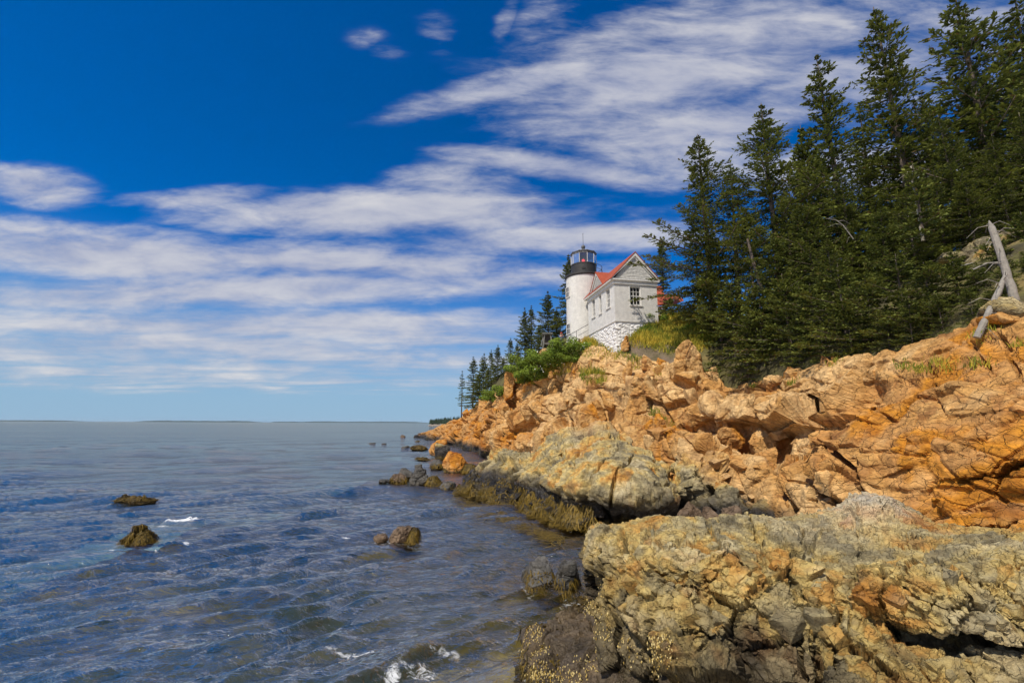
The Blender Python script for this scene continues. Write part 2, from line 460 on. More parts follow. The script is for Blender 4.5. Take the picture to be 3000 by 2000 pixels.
def features(px, py, feats, wob=13.0, seed=3):
    """named joints, ledges and bulges of one rock, given where the photograph shows them"""
    Q = np.stack([px / 60, py / 60, px * 0], 1)
    wx = px + wob * 1.6 * fbm(Q, seed, 3); wy = py + wob * 1.6 * fbm(Q + 40, seed + 7, 3)
    d = np.zeros(px.shape)
    for f in feats:
        if f[0] == 'crack':
            _, line, w, dep = f
            D, _s = pl_dist(wx, wy, line); d -= dep * np.exp(-(D / w) ** 2)
        elif f[0] == 'step':                      # upper / left side stands proud, fading over 'fade' px
            _, line, amt, fade, fadeb = f
            D, s = pl_dist(wx, wy, line)
            up = np.exp(-(D / fade) ** 2) * 0.6; dn = np.exp(-(D / fadeb) ** 2) * 0.6
            k = sstep(-9, 9, D * s)
            d += 0.62 * amt * (k * up - (1 - k) * dn)
        elif f[0] == 'bulge':
            _, cx, cy, rx, ry, rot, amt = f
            c, s_ = math.cos(R(rot)), math.sin(R(rot))
            ux, uy = (wx - cx), (wy - cy)
            r2 = ((ux * c + uy * s_) / rx) ** 2 + ((-ux * s_ + uy * c) / ry) ** 2
            d += amt * np.clip(1 - r2, 0, 1) ** 1.5
    return d

def ramp_cols(t, stops):
    t = np.clip(t, 0, 1); xs = [s[0] for s in stops]
    return np.stack([np.interp(t, xs, [s[1][k] for s in stops]) for k in range(3)], 1)
TAN, PALE, ORANGE, RUST = (0.62, 0.335, 0.098), (0.76, 0.50, 0.22), (0.66, 0.275, 0.022), (0.36, 0.115, 0.010)
PINK, BLACK, OLIVE = (0.58, 0.30, 0.095), (0.045, 0.04, 0.034), (0.16, 0.115, 0.025)
def orange_cols(V, h, rustiness, dark=None):
    h, hb = h if isinstance(h, tuple) else (h, h)
    t = 0.48 + 0.70 * fbm(V / 2.6, 11, 4) + 0.26 * (_f(h, 9) - 0.5) + 0.40 * (_f(hb, 10) - 0.5) + rustiness
    c = ramp_cols(t, [(0.0, PALE), (0.3, TAN), (0.52, PINK), (0.68, ORANGE), (0.88, (0.50, 0.20, 0.025)), (1.0, RUST)])
    k = sstep(0.12, 0.5, fbm(V / 1.1 + 31, 15, 4))[:, None]
    c = c * (1 - 0.35 * k) + np.array(PALE) * 0.35 * k
    k = sstep(0.16, 0.42, fbm(V / 0.9 + 11, 19, 4))[:, None]
    c = c * (1 - 0.42 * k * np.array([0.8, 1.0, 1.1]))
    return c
def grey_cols(V, h, rust=0.0):
    h, hb = h if isinstance(h, tuple) else (h, h)
    W = V @ rotm(14, -20, 0) / np.array([1.6, 1.6, 0.55])
    t = 0.45 + 0.75 * fbm(W, 21, 5, 0.6) + 0.36 * (_f(h, 9) - 0.5) + rust
    c = ramp_cols(t, [(0.0, (0.12, 0.105, 0.075)), (0.25, (0.30, 0.265, 0.175)), (0.45, (0.46, 0.39, 0.22)), (0.62, (0.58, 0.45, 0.18)), (0.8, (0.58, 0.34, 0.10)), (1.0, (0.38, 0.17, 0.03))])
    k = sstep(0.10, 0.42, fbm(V / 0.5 + 7, 25, 4))[:, None]
    c = c * (1 - 0.5 * k) + np.array((0.14, 0.13, 0.09)) * 0.5 * k
    k = sstep(0.15, 0.45, fbm(V / 0.9 + 70, 29, 4))[:, None]
    c = c * (1 - 0.6 * k) + np.array((0.64, 0.56, 0.38)) * 0.6 * k
    return c * np.array([0.94, 0.91, 0.79])
def tidal(V, c, z0, z1, tone=BLACK, seed=33):
    """dark weed- and water-blackened rock below the tide line"""
    zz = V[:, 2] + 0.45 * fbm(V / 1.3, seed, 4)
    k = (1 - sstep(z0, z1, zz))[:, None]
    mott = (0.75 + 0.9 * np.clip(fbm(V / 0.6, seed + 3, 4), -0.5, 0.8))[:, None]
    return c * (1 - k) + np.array(tone) * mott * k, k[:, 0]

BIG = []        # (vertices, normals) of big rock sheets, for blocks, seaweed, grass and water depth
def sheet(name, cols, step, stages, colour, mat, feats=(), parent=None):
    G = loft(cols, step); nu, nv = G.shape[:2]
    V = G.reshape(-1, 3); n = grid_normals(G).reshape(-1, 3)
    if (n * (np.array([0, 0, CAM_H]) - V)).sum(1).mean() < 0: n = -n
    n0 = n; px, py = proj(V); h = None; hb = None
    if feats: V = V + n * features(px, py, feats)[:, None]
    for st in stages:              # coarse to fine, each one worked into the surface left by the one before
        d, h1 = st(V, px, py)
        V = V + n * d[:, None]
        n = grid_normals(V.reshape(nu, nv, 3)).reshape(-1, 3); n = np.where((n * n0).sum(1, keepdims=True) < 0, -n, n)
        n = n * 0.5 + n0 * 0.5; n /= np.linalg.norm(n, axis=1, keepdims=True) + 1e-9
        if h1 is not None:
            if hb is None: hb = h1
            h = h1
    h = (h, hb)
    col, wet = colour(V, h, px, py)
    o = add(name, mesh_np(name, V, grid_faces(nu, nv), mat, False, col, {'wet': wet}), parent)
    BIG.append((name, V, n, px, py))
    return o, V
_CUBE = {}
def cube_grid(n):
    if n not in _CUBE:
        V, F = [], []
        lin = np.linspace(-1, 1, n + 1)
        for ax in range(3):
            for sg in (-1, 1):
                A, B = np.meshgrid(lin, lin, indexing='ij')
                q = np.zeros((n + 1, n + 1, 3)); q[..., ax] = sg; q[..., (ax + 1) % 3] = A * sg; q[..., (ax + 2) % 3] = B
                base = len(V) * (n + 1) ** 2; V.append(q.reshape(-1, 3))
                i = np.arange((n + 1) ** 2).reshape(n + 1, n + 1)[:-1, :-1].ravel()
                F.append(base + np.stack([i, i + n + 1, i + n + 2, i + 1], 1))
        V = np.concatenate(V); F = np.concatenate(F)
        key = np.round(V * n).astype(np.int64); _, first, inv = np.unique(key, axis=0, return_index=True, return_inverse=True)
        _CUBE[n] = (V[first], inv.ravel()[F])
    return _CUBE[n]
def block_shape(rs, dims, n, cuts=4, warp=0.16, rough=0.02):
    """a joint-bounded block: flat faces, broken corners, slightly out of square"""
    V, F = cube_grid(n); V = V.copy()
    C = rs.normal(size=(2, 2, 2, 3)) * warp
    t = V * 0.5 + 0.5; off = 0
    for i in (0, 1):
        for j in (0, 1):
            for k in (0, 1):
                w = (t[:, 0] if i else 1 - t[:, 0]) * (t[:, 1] if j else 1 - t[:, 1]) * (t[:, 2] if k else 1 - t[:, 2]); off = off + w[:, None] * C[i, j, k]
    V = V + off
    for c in range(cuts):
        nn = np.sign(rs.normal(size=3)) * (0.35 + 0.65 * rs.rand(3)); nn /= np.linalg.norm(nn); hh = np.abs(nn).sum() * (0.52 + 0.36 * rs.rand())
        V = V - nn * np.clip(V @ nn - hh, 0, None)[:, None]
    out = V / (np.linalg.norm(V, axis=1, keepdims=True) + 1e-9)
    sd = int(rs.randint(1, 9999))
    V = V + out * (rough * 2.2 * fbm(V * 1.6 + sd, sd, 2) + rough * fbm(V * 5 + sd, sd + 1, 2))[:, None]
    return V * (np.array(dims) / 2), F
def block_field(parent, src, n_obj, n_all, pxr, rot, ratio, colour, mask, seed, stick=0.22, jit=9, gap=0.60, mat=None, cuts=4, power=2.2):
    """broken blocks standing out of a rock face: the biggest as parts of their own, small ones joined"""
    rs = np.random.RandomState(seed)
    nm, V, N, px, py = [b for b in BIG if b[0] == src][0]
    ok = np.where(mask(px, py, V, N) & ((N * (np.array([0, 0, CAM_H]) - V)).sum(1) > 0))[0]
    sizes = np.sort(pxr[0] * (1 - rs.rand(n_all) * (1 - (pxr[0] / pxr[1]) ** power)) ** (-1 / power))[::-1]
    cen = np.zeros((0, 3)); made = 0; JV, JF, JC, JW, off = [], [], [], [], 0
    for s in sizes:
        for tries in range(6):
            i = ok[rs.randint(len(ok))]
            if len(cen) == 0 or (np.hypot(cen[:, 0] - px[i], cen[:, 1] - py[i]) > gap * (cen[:, 2] + s) / 2).all(): break
        else: continue
        cen = np.vstack([cen, [px[i], py[i], s]])
        m = s * V[i, 1] / FPX; r = ratio(px[i], py[i], rs)
        dims = m * np.array(r) * (0.8 + 0.4 * rs.rand(3))
        W, F = block_shape(rs, dims, int(np.clip(s / 5, 5, 12)), cuts, 0.24, 0.035)
        W = W @ (rot @ rotm(*(rs.normal(size=3) * jit))).T + V[i] - N[i] * float(np.abs(dims).min()) * (0.5 - stick * rs.rand() * 1.6)
        c, wet = colour(W, np.full(len(W), rs.randint(1, 2 ** 31), np.uint32), np.full(len(W), px[i]), np.full(len(W), py[i]))
        if made < n_obj:
            add('block', mesh_np('block', W, F, mat or M_ROCK, False, c, {'wet': wet}), parent); made += 1
        else:
            JV.append(W); JF.append(F + off); JC.append(c); JW.append(wet); off += len(W)
    if JV: stuff(add('small_blocks', mesh_np('small_blocks', np.concatenate(JV), np.concatenate(JF), mat or M_ROCK, False, np.concatenate(JC), {'wet': np.concatenate(JW)}), parent))

def down(p, z): return np.array([p[0], p[1], z])

# ---- the orange granite cliff
C4 = [  # (visible base, lower, upper, top edge)
 [(1205,1287,128),(1214,1281,129),(1226,1276,131),(1240,1271,136)],
 [(1268,1292,104),(1275,1278,106),(1284,1263,109),(1300,1246,116)],
 [(1325,1306,82),(1334,1284,84),(1345,1252,90),(1362,1217,98)],
 [(1372,1318,70),(1380,1288,72),(1390,1242,78),(1400,1182,88)],
 [(1420,1335,57),(1422,1272,59),(1430,1212,66),(1440,1154,77)],
 [(1480,1345,48),(1485,1280,49.5),(1485,1212,55),(1490,1140,67)],
 [(1560,1345,42),(1560,1275,44),(1560,1192,50),(1565,1106,57.5)],
 [(1640,1330,36),(1640,1250,38.5),(1640,1160,44),(1640,1066,52)],
 [(1720,1320,32),(1720,1232,34.5),(1716,1122,40),(1712,1022,45.5)],
 [(1800,1320,29),(1800,1232,31),(1800,1122,35),(1800,1034,39.5)],
 [(1900,1350,26),(1900,1252,28),(1900,1132,32),(1900,1048,36)],
 [(2000,1380,23),(2000,1272,25.5),(2000,1142,30),(2000,1070,33.5)],
 [(2100,1430,20.5),(2100,1302,22.8),(2100,1192,27),(2110,1130,31)],
 [(2200,1480,18.5),(2200,1332,20.8),(2200,1212,24),(2200,1120,27.5)],
 [(2300,1540,16.8),(2300,1382,18.5),(2300,1232,21),(2300,1100,24)],
 [(2420,1545,15),(2420,1402,16.3),(2420,1232,18.3),(2420,1068,21)],
 [(2550,1555,13.6),(2550,1402,14.5),(2550,1222,16),(2550,1046,18.5)],
 [(2700,1580,12.2),(2700,1422,12.8),(2700,1222,13.9),(2700,1008,16)],
 [(2850,1600,11.2),(2850,1432,11.6),(2850,1202,12.4),(2850,954,14.3)],
 [(3000,1610,10.4),(3000,1432,10.7),(3000,1182,11.3),(3000,886,13.2)],
 [(3250,1640,9.3),(3250,1432,9.6),(3250,1152,10.2),(3250,810,12)],
 [(3600,1660,8.0),(3600,1402,8.3),(3600,1102,9),(3600,720,10.6)]]
cliff_cols, EDGE = [], []
for r in C4:
    (b0, l0, u0, t0) = r; d0, d1, d2, d3 = b0[2], l0[2], u0[2], t0[2]
    wall = float(sstep(2440, 2560, np.array(b0[0])))          # the right-hand wall rises in one sweep, the rest in steep faces and shelves
    da = d0 + (0.30 + 0.5 * wall) * (d1 - d0); A_ = P(l0[0], l0[1], da)
    db = d1 + (0.45 - 0.35 * wall) * (d2 - d1); B_ = A_ * (db / da); B_[2] = A_[2] + 0.25 + 0.5 * wall
    dc = db + (0.22 + 0.5 * wall) * (d2 - d1); C_ = P(u0[0], u0[1], dc)
    dd = d2 + (0.55 - 0.3 * wall) * (d3 - d2); D_ = C_ * (dd / dc); D_[2] = C_[2] + 0.25 + 0.6 * wall
    e = P(*t0); EDGE.append(e)
    p = [P(*b0), A_, B_, C_, D_, e]
    back = np.array([e[0], e[1], 0]) / math.hypot(e[0], e[1])
    cliff_cols.append([down(p[0], -2.0)] + p + [e + back * 1.6 + np.array([0, 0, 0.1]), e + back * 4.5 + np.array([0, 0, -1.6])])

C_FEATS = [
 ('crack', [(1513,1165),(1514,1250),(1513,1325)], 3.0, 0.8), ('crack', [(1478,1205),(1477,1270),(1476,1330)], 3.0, 0.6),
 ('crack', [(1437,1215),(1440,1290)], 2.5, 0.4), ('crack', [(1575,1160),(1592,1190),(1612,1212)], 3, 0.6), ('crack', [(1582,1220),(1590,1262),(1597,1282)], 3, 0.5),
 ('crack', [(1630,1105),(1650,1150),(1668,1200),(1676,1262)], 3, 0.5), ('step', [(1530,1165),(1545,1210),(1552,1240)], 0.6, 30, 30),
 ('crack', [(1868,1095),(1881,1128),(1891,1151),(1906,1185),(1912,1215)], 4.5, 0.9),
 ('step', [(1925,1168),(1970,1174),(2010,1168),(2060,1146),(2095,1136)], 0.8, 60, 22),
 ('step', [(2030,1246),(2080,1233),(2110,1241),(2205,1238)], 0.9, 70, 20),
 ('crack', [(2188,1128),(2190,1165),(2210,1210),(2222,1255)], 5, 0.8), ('crack', [(2098,1236),(2112,1205),(2140,1165)], 4, 0.35),
 ('step', [(2284,1268),(2337,1257),(2368,1242),(2398,1236),(2414,1246),(2456,1255),(2494,1255)], 0.85, 75, 24),
 ('crack', [(2398,1196),(2398,1238)], 4, 0.35), ('crack', [(2291,1287),(2268,1363),(2295,1443),(2349,1497)], 12, 1.4),
 ('crack', [(2479,1300),(2478,1345),(2502,1371),(2540,1401),(2548,1450)], 6, 0.8), ('crack', [(2406,1378),(2414,1420),(2421,1475)], 6, 0.9),
 ('bulge', 2440,1415,70,85,-35,0.55), ('bulge', 2345,1400,48,80,-15,0.5), ('bulge', 2420,1295,55,42,0,0.5),
 ('bulge', 2330,1215,60,42,15,0.5), ('bulge', 2450,1200,70,52,-10,0.55), ('bulge', 2060,1195,75,50,-15,0.5),
 ('crack', [(2500,1240),(2567,1212),(2634,1240),(2679,1190),(2750,1159),(2795,1154)], 5, 0.3),
 ('crack', [(2640,1345),(2690,1290),(2700,1230)], 5, 0.12),
 ('step', [(2808,1404),(2902,1395),(2937,1378),(3000,1358)], 0.2, 70, 50), ('crack', [(2808,1404),(2902,1395),(2937,1378),(3000,1358)], 3.5, 0.35),
 ('step', [(2600,1440),(2647,1440),(2723,1436),(2768,1427),(2830,1430)], 0.22, 60, 50),
 ('crack', [(2812,1534),(2888,1538),(2946,1545),(2982,1525)], 4, 0.4), ('bulge', 2770,1480,55,22,50,0.3),
 ('step', [(2690,1360),(2750,1322),(2812,1318),(2884,1284),(2946,1244),(3040,1200)], 0.28, 110, 70),
 ('crack', [(2835,990),(2860,1040),(2900,1085)], 4, 0.25), ('crack', [(2915,960),(2935,1020),(2990,1110)], 4, 0.25), ('crack', [(2705,1060),(2735,1100),(2725,1130)], 4, 0.25)]
ROT_C = rotm(12, -14, 8)
_ex, _ey = proj(np.array(EDGE)); _eo = np.argsort(_ex)
def below_edge(px, py): return sstep(-14, 46, py - np.interp(px, _ex[_eo], _ey[_eo]))
def massive(px): return sstep(2480, 2620, px)
def c1(V, px, py):
    d1, h1, e1 = facets(V, (4.6, 5.6, 3.3), ROT_C, 101, 1.5, 0.85, 0.07, 0.60)
    d1 = np.clip(d1, -0.85, 0.55)
    k = (1 - 0.72 * massive(px)) * (1 + 0.6 * sstep(45, 100, V[:, 1]))
    return d1 * k * sstep(-0.6, 0.4, V[:, 2]) * (0.25 + 0.75 * below_edge(px, py)), h1
def c2(V, px, py):
    d2, h2, e2 = facets(V, (1.7, 2.1, 1.25), ROT_C, 131, 0.18, 0.8, 0.07, 0.24)
    return d2 * (1 - 0.45 * massive(px)), h2
def c3(V, px, py):
    d3, h3, e3 = facets(V, (0.6, 0.7, 0.42), ROT_C, 151, 0.05, 0.9, 0.12, 0.035)
    return d3 + 0.055 * fbm(V / 0.9, 171, 5, 0.5) * (1 + massive(px)), None
def col_c(V, h, px, py):
    ru = -0.38 + 0.42 * sstep(1120, 1330, py) * sstep(1500, 1400, px) + 0.30 * sstep(2380, 2600, px)
    ru = ru + 0.20 * sstep(1190, 1260, py) * (1 - sstep(2120, 2200, px)) * sstep(1850, 1960, px) * 0.6
    ru = ru + 0.22 * sstep(1250, 1330, py - (px - 2700) * -0.42) * sstep(2560, 2700, px) + 0.20 * sstep(1300, 1440, px) * (1 - sstep(1540, 1620, px))
    c = orange_cols(V, h, ru)
    z0 = 0.25 + 0.5 * (1 - sstep(60, 40, V[:, 1]) )
    c, w = tidal(V, c, 0.5, 1.5)
    return c, w * 0.7
cliff, VC = sheet('cliff', cliff_cols, 3.0, (c1, c2, c3), col_c, M_ROCK, C_FEATS)
struct(cliff, 'orange and tan jointed granite cliff rising from the sea below the lighthouse')

# ---- the olive-grey outcrop in front of the cliff
B5 = [
 [(1322,1444,27.6),(1330,1436,28),(1342,1424,28.5),(1352,1415,29.2),(1362,1409,30)],
 [(1392,1456,25.9),(1398,1432,26.2),(1406,1402,27),(1418,1366,28.5),(1432,1336,30)],
 [(1452,1471,24.3),(1464,1442,24.6),(1470,1407,25.2),(1470,1375,26.5),(1476,1336,29)],
 [(1528,1496,22.1),(1535,1457,22.2),(1540,1417,22.8),(1545,1375,24),(1550,1328,27)],
 [(1590,1522,20.3),(1600,1477,20.6),(1610,1412,21.2),(1620,1350,23),(1615,1280,27)],
 [(1650,1552,18.7),(1660,1492,18.9),(1680,1402,19.4),(1695,1322,22),(1700,1254,26)],
 [(1720,1568,18.2),(1740,1502,18.5),(1760,1432,18),(1775,1342,20.5),(1775,1233,25.5)],
 [(1800,1565,18),(1830,1502,18.4),(1860,1442,17.6),(1870,1372,19.5),(1866,1312,23)],
 [(1900,1565,17.7),(1930,1502,18.6),(1975,1452,17.6),(1975,1412,18.6),(1966,1376,20.5)],
 [(2010,1572,17.4),(2010,1502,18.8),(2022,1442,19),(2022,1382,19.5),(2012,1332,21.5)],
 [(2100,1576,16.8),(2110,1512,17.4),(2120,1452,18),(2120,1402,18.7),(2110,1350,20)],
 [(2200,1576,16.2),(2210,1522,16.7),(2215,1477,17.2),(2200,1442,17.8),(2182,1415,18.6)],
 [(2312,1582,15.6),(2310,1552,15.9),(2305,1532,16.2),(2290,1512,16.6),(2272,1490,17.3)]]
b_cols = []
for r in B5:
    p = [P(*q) for q in r]; e = p[4]; back = np.array([e[0], e[1], 0]) / math.hypot(e[0], e[1])
    b_cols.append([down(p[0], -1.6)] + p + [e + back * 1.5 + np.array([0, 0, -0.35]), e + back * 3.0 + np.array([0, 0, -2.2])])
B_FEATS = [
 ('step', [(1640,1440),(1678,1447),(1696,1453),(1746,1468),(1791,1497),(1889,1500),(1964,1484),(1990,1445)], 0.55, 85, 45),
 ('bulge', 1820,1405,175,105,18,0.6), ('bulge', 1660,1420,38,75,-10,0.4),
 ('crack', [(1505,1345),(1499,1395),(1492,1430)], 6, 1.1), ('crack', [(1696,1328),(1668,1379),(1662,1420)], 3, 0.22),
 ('crack', [(1806,1322),(1763,1408),(1726,1449)], 2.6, 0.3), ('crack', [(1856,1352),(1836,1393),(1806,1426),(1783,1465)], 2.8, 0.32), ('crack', [(1915,1440),(1986,1438)], 2.8, 0.35),
 ('crack', [(1575,1380),(1582,1425)], 4, 0.5), ('crack', [(1968,1386),(1992,1430),(1985,1480)], 10, 1.2), ('crack', [(2072,1400),(2085,1470),(2080,1520)], 8, 0.9),
 ('bulge', 2030,1425,38,60,0,0.5), ('bulge', 2140,1455,60,50,30,0.45), ('crack', [(1672,1290),(1676,1330)], 2.5, 0.2), ('crack', [(1628,1290),(1636,1330)], 2.5, 0.2)]
ROT_B = rotm(20, -24, 20)
def dome(px, py): return np.exp(-(((px - 1800) / 150) ** 2 + ((py - 1400) / 85) ** 2))
def b1(V, px, py):
    d1, h1, e1 = facets(V, (2.2, 2.6, 1.5), ROT_B, 201, 0.6, 0.8, 0.14, 0.22)
    return d1 * (1 - 0.85 * dome(px, py)) * (0.5 + 0.5 * sstep(1270, 1350, py)), h1
def b2(V, px, py):
    d2, h2, e2 = facets(V, (0.8, 1.0, 0.5), ROT_B, 231, 0.24, 0.9, 0.16, 0.08)
    return d2 * (1 - 0.85 * dome(px, py)), h2
def b3(V, px, py):
    d3, h3, e3 = facets(V, (0.3, 0.4, 0.17), ROT_B, 251, 0.08, 1.0, 0.18, 0.022)
    return (d3 + 0.04 * fbm(V / 0.5, 271, 5, 0.55)) * (1 - 0.6 * dome(px, py)), None
def col_b(V, h, px, py):
    c = grey_cols(V, h, 0.10 * np.exp(-(((px - 1720) / 160) ** 2 + ((py - 1360) / 80) ** 2)) + 0.02)
    # the outcrop grades into orange granite at its back
    k = sstep(1290, 1230, py - 0.45 * np.maximum(px - 1800, 0))[:, None] * 0.6
    c = c * (1 - k) + np.array(PINK) * k
    c = c * 1.12
    c, w = tidal(V, c, 0.9, 1.7)
    c, w2 = tidal(V, c, 0.1, 0.55, OLIVE, 41)
    return c, np.clip(w, 0, 1)
outcrop, VB = sheet('rock_outcrop', b_cols, 2.6, (b1, b2, b3), col_b, M_OUT, B_FEATS)
tag(outcrop, 'domed olive-grey rock outcrop with undercut base, between the cliff and the water', 'rock')

# ---- the foreground ledge
A5 = [
 [(1840,1840,9.6),(1820,1740,9.8),(1795,1660,10),(1775,1600,10.1),(1765,1548,10.2)],
 [(1800,2060,6.7),(1765,1890,7.3),(1722,1722,8.2),(1726,1602,8.7),(1738,1553,9.2)],
 [(1850,2060,6.4),(1830,1882,6.9),(1815,1742,7.5),(1828,1612,7.9),(1838,1536,8.8)],
 [(1940,2060,6.2),(1930,1882,6.6),(1930,1742,6.9),(1930,1622,7.3),(1931,1508,8.7)],
 [(2040,2060,6.0),(2040,1882,6.4),(2040,1742,6.7),(2040,1632,7.0),(2040,1524,8.4)],
 [(2150,2060,5.9),(2150,1882,6.2),(2150,1742,6.5),(2150,1632,6.9),(2150,1526,8.2)],
 [(2260,2060,5.7),(2260,1882,6.0),(2260,1752,6.3),(2260,1642,6.8),(2260,1515,8.2)],
 [(2370,2060,5.5),(2370,1882,5.8),(2370,1742,6.2),(2370,1642,6.7),(2370,1504,8.2)],
 [(2470,2060,5.4),(2470,1882,5.7),(2470,1742,6.0),(2470,1632,6.6),(2470,1475,8.2)],
 [(2560,2060,5.3),(2560,1882,5.6),(2560,1742,5.8),(2560,1642,6.4),(2560,1452,8.0)],
 [(2640,2060,5.2),(2640,1882,5.5),(2640,1762,5.6),(2640,1642,6.2),(2640,1484,7.8)],
 [(2722,2060,5.1),(2722,1882,5.4),(2722,1782,5.4),(2722,1652,5.9),(2718,1535,7.3)],
 [(2830,2060,5.0),(2830,1892,5.3),(2830,1802,5.2),(2830,1652,5.7),(2830,1558,6.9)],
 [(2940,2060,4.9),(2940,1892,5.2),(2940,1792,5.1),(2940,1652,5.5),(2940,1567,6.6)],
 [(3060,2080,4.8),(3060,1892,5.0),(3060,1792,5.0),(3060,1642,5.4),(3060,1563,6.3)],
 [(3330,2090,4.5),(3330,1892,4.7),(3330,1782,4.7),(3330,1602,5.2),(3330,1540,6.0)],
 [(3900,2180,4.2),(3900,1900,4.4),(3900,1785,4.4),(3900,1610,4.9),(3900,1540,5.7)]]
a_cols = []
for r in A5:
    p = [P(*q) for q in r]; e = p[4]; back = np.array([e[0], e[1], 0]) / math.hypot(e[0], e[1])
    a_cols.append([down(p[0], -0.8)] + p + [e + back * 0.7 + np.array([0, 0, -0.25]), e + back * 1.6 + np.array([0, 0, -1.6])])
A_FEATS = [
 ('crack', [(1834,1565),(1833,1660),(1831,1730),(1815,1805)], 6, 0.42), ('crack', [(1745,1610),(1735,1690)], 5, 0.15),
 ('crack', [(1914,1734),(1980,1766),(2044,1800)], 4, 0.16), ('crack', [(2061,1688),(2089,1759),(2093,1853)], 4, 0.18),
 ('step', [(2120,1855),(2145,1830),(2191,1783),(2296,1692),(2359,1618)], 0.20, 90, 60), ('crack', [(2120,1855),(2160,1800),(2191,1783),(2240,1720),(2296,1692),(2320,1640),(2359,1618)], 5, 0.22),
 ('crack', [(1925,1835),(1931,1853),(1928,1906),(1935,1960)], 6, 0.18), ('crack', [(2016,1871),(2121,1881),(2226,1885),(2331,1864)], 8, 0.35),
 ('crack', [(2335,1836),(2338,1923),(2345,2000)], 6, 0.25), ('crack', [(2384,1836),(2395,1906),(2405,2000)], 6, 0.25), ('crack', [(2447,1776),(2445,1880),(2447,2000)], 3.5, 0.10),
 ('crack', [(2588,1672),(2605,1748),(2591,1783),(2608,1829),(2640,1862)], 6, 0.26), ('crack', [(2735,1630),(2745,1690),(2741,1760)], 3.5, 0.10),
 ('step', [(2590,1800),(2640,1818),(2703,1832),(2791,1838),(2861,1838),(2960,1845),(3100,1845)], 0.42, 110, 46),
 ('crack', [(2640,1860),(2703,1876),(2791,1880),(2861,1880),(2960,1880)], 22, 0.22),
 ('crack', [(2826,1636),(2860,1690),(2896,1731),(2949,1773)], 4, 0.14), ('bulge', 2560,1500,95,52,0,0.22), ('bulge', 2760,1740,140,90,15,0.22),
 ('crack', [(1905,1600),(2000,1605),(2120,1625)], 4, 0.08), ('crack', [(1700,1760),(1790,1800)], 5, 0.1), ('crack', [(2200,1520),(2230,1600),(2220,1680)], 4, 0.12),
 ('crack', [(2359,1560),(2355,1618),(2380,1660)], 6, 0.22), ('bulge', 2290,1590,70,50,0,0.14), ('bulge', 1990,1660,130,60,5,0.10)]
ROT_A = rotm(16, -22, 10)
def a1(V, px, py):
    d1, h1, e1 = facets(V, (1.0, 1.2, 0.62), ROT_A, 301, 0.32, 0.9, 0.06, 0.18)
    return d1 * (0.5 + 0.5 * sstep(1580, 1680, py)), h1
def a2(V, px, py):
    d2, h2, e2 = facets(V, (0.34, 0.42, 0.20), ROT_A, 331, 0.075, 0.9, 0.09, 0.07)
    return d2 * (0.55 + 0.45 * sstep(1580, 1680, py)), h2
def a3(V, px, py):
    d3, h3, e3 = facets(V, (0.13, 0.17, 0.06), ROT_A, 351, 0.04, 1.0, 0.16, 0.016)
    lay = fbm((V @ ROT_A) / np.array([0.6, 0.6, 0.06]), 371, 3)
    return d3 + 0.020 * lay + 0.016 * fbm(V / 0.22, 381, 4, 0.55), None
def col_a(V, h, px, py):
    c = grey_cols(V, h, 0.05)
    k = np.exp(-(((px - 2540) / 130) ** 2 + ((py - 1490) / 60) ** 2))[:, None] * 0.5
    c = c * (1 - k) + np.array((0.66, 0.60, 0.52)) * k
    k = sstep(0.1, 0.5, fbm(V / 0.7 + 5, 391, 3)) * sstep(1.9, 1.2, V[:, 2])
    k = k[:, None] * 0.8
    c = c * (1 - k) + np.array((0.30, 0.14, 0.04)) * k
    zz = V[:, 2] + 0.35 * fbm(V / 0.9, 47, 4); k = (0.72 * (1 - sstep(1.15, 2.15, zz)))[:, None]
    c = c * (1 - k) + c * np.array([0.46, 0.42, 0.34]) * k          # algae-stained lower face
    c, w = tidal(V, c, 0.65, 1.35, (0.085, 0.066, 0.036), 43)
    return c, w * 0.8
ledge, VA = sheet('rock_ledge', a_cols, 2.8, (a1, a2, a3), col_a, M_LEDGE, A_FEATS)
tag(ledge, 'fractured grey and ochre rock ledge filling the lower right foreground', 'rock')

# ---- dark wet shelf at the foot of the ledge
E4 = [
 [(1560,2170,0),(1588,2100,.45),(1750,2070,.6),(1990,2050,.9)],
 [(1548,2030,0),(1566,1965,.42),(1720,1955,.62),(1930,1950,.9)],
 [(1534,1915,0),(1546,1850,.42),(1680,1870,.58),(1880,1880,.85)],
 [(1565,1868,0),(1600,1846,.20),(1690,1824,.35),(1840,1826,.7)],
 [(1620,1815,-.05),(1655,1802,.12),(1725,1780,.28),(1830,1775,.55)],
 [(1690,1765,-.12),(1705,1752,.03),(1745,1722,.15),(1840,1705,.35)]]
e_cols = []
for r in E4:
    p = [PZ(*q) for q in r]
    e_cols.append([p[0] + np.array([-0.25, 0, -0.9])] + p)
def e1_(V, px, py):
    d1, h1, e1 = facets(V, (0.7, 0.8, 0.35), rotm(6, -8, 30), 401, 0.16, 0.8, 0.07, 0.08)
    d2, h2, e2 = facets(V, (0.26, 0.3, 0.16), rotm(6, -8, 30), 431, 0.06, 1.0, 0.08, 0.03)
    return d1 + d2 + 0.03 * fbm(V / 0.25, 451, 4), h2
def col_e(V, h, px, py):
    c = ramp_cols(0.5 + 0.7 * fbm(V / 0.7, 461, 4), [(0, (0.05, 0.038, 0.022)), (0.5, (0.12, 0.092, 0.058)), (1, (0.25, 0.18, 0.10))])
    c, w = tidal(V, c, 0.0, 0.28, (0.10, 0.065, 0.015), 45)
    return c, np.full(len(V), 0.75)
shelf, VE = sheet('rock_shelf', e_cols, 3.0, (e1_,), col_e, M_LEDGE)
tag(shelf, 'dark wet rock shelf at the waterline below the big foreground ledge', 'rock')

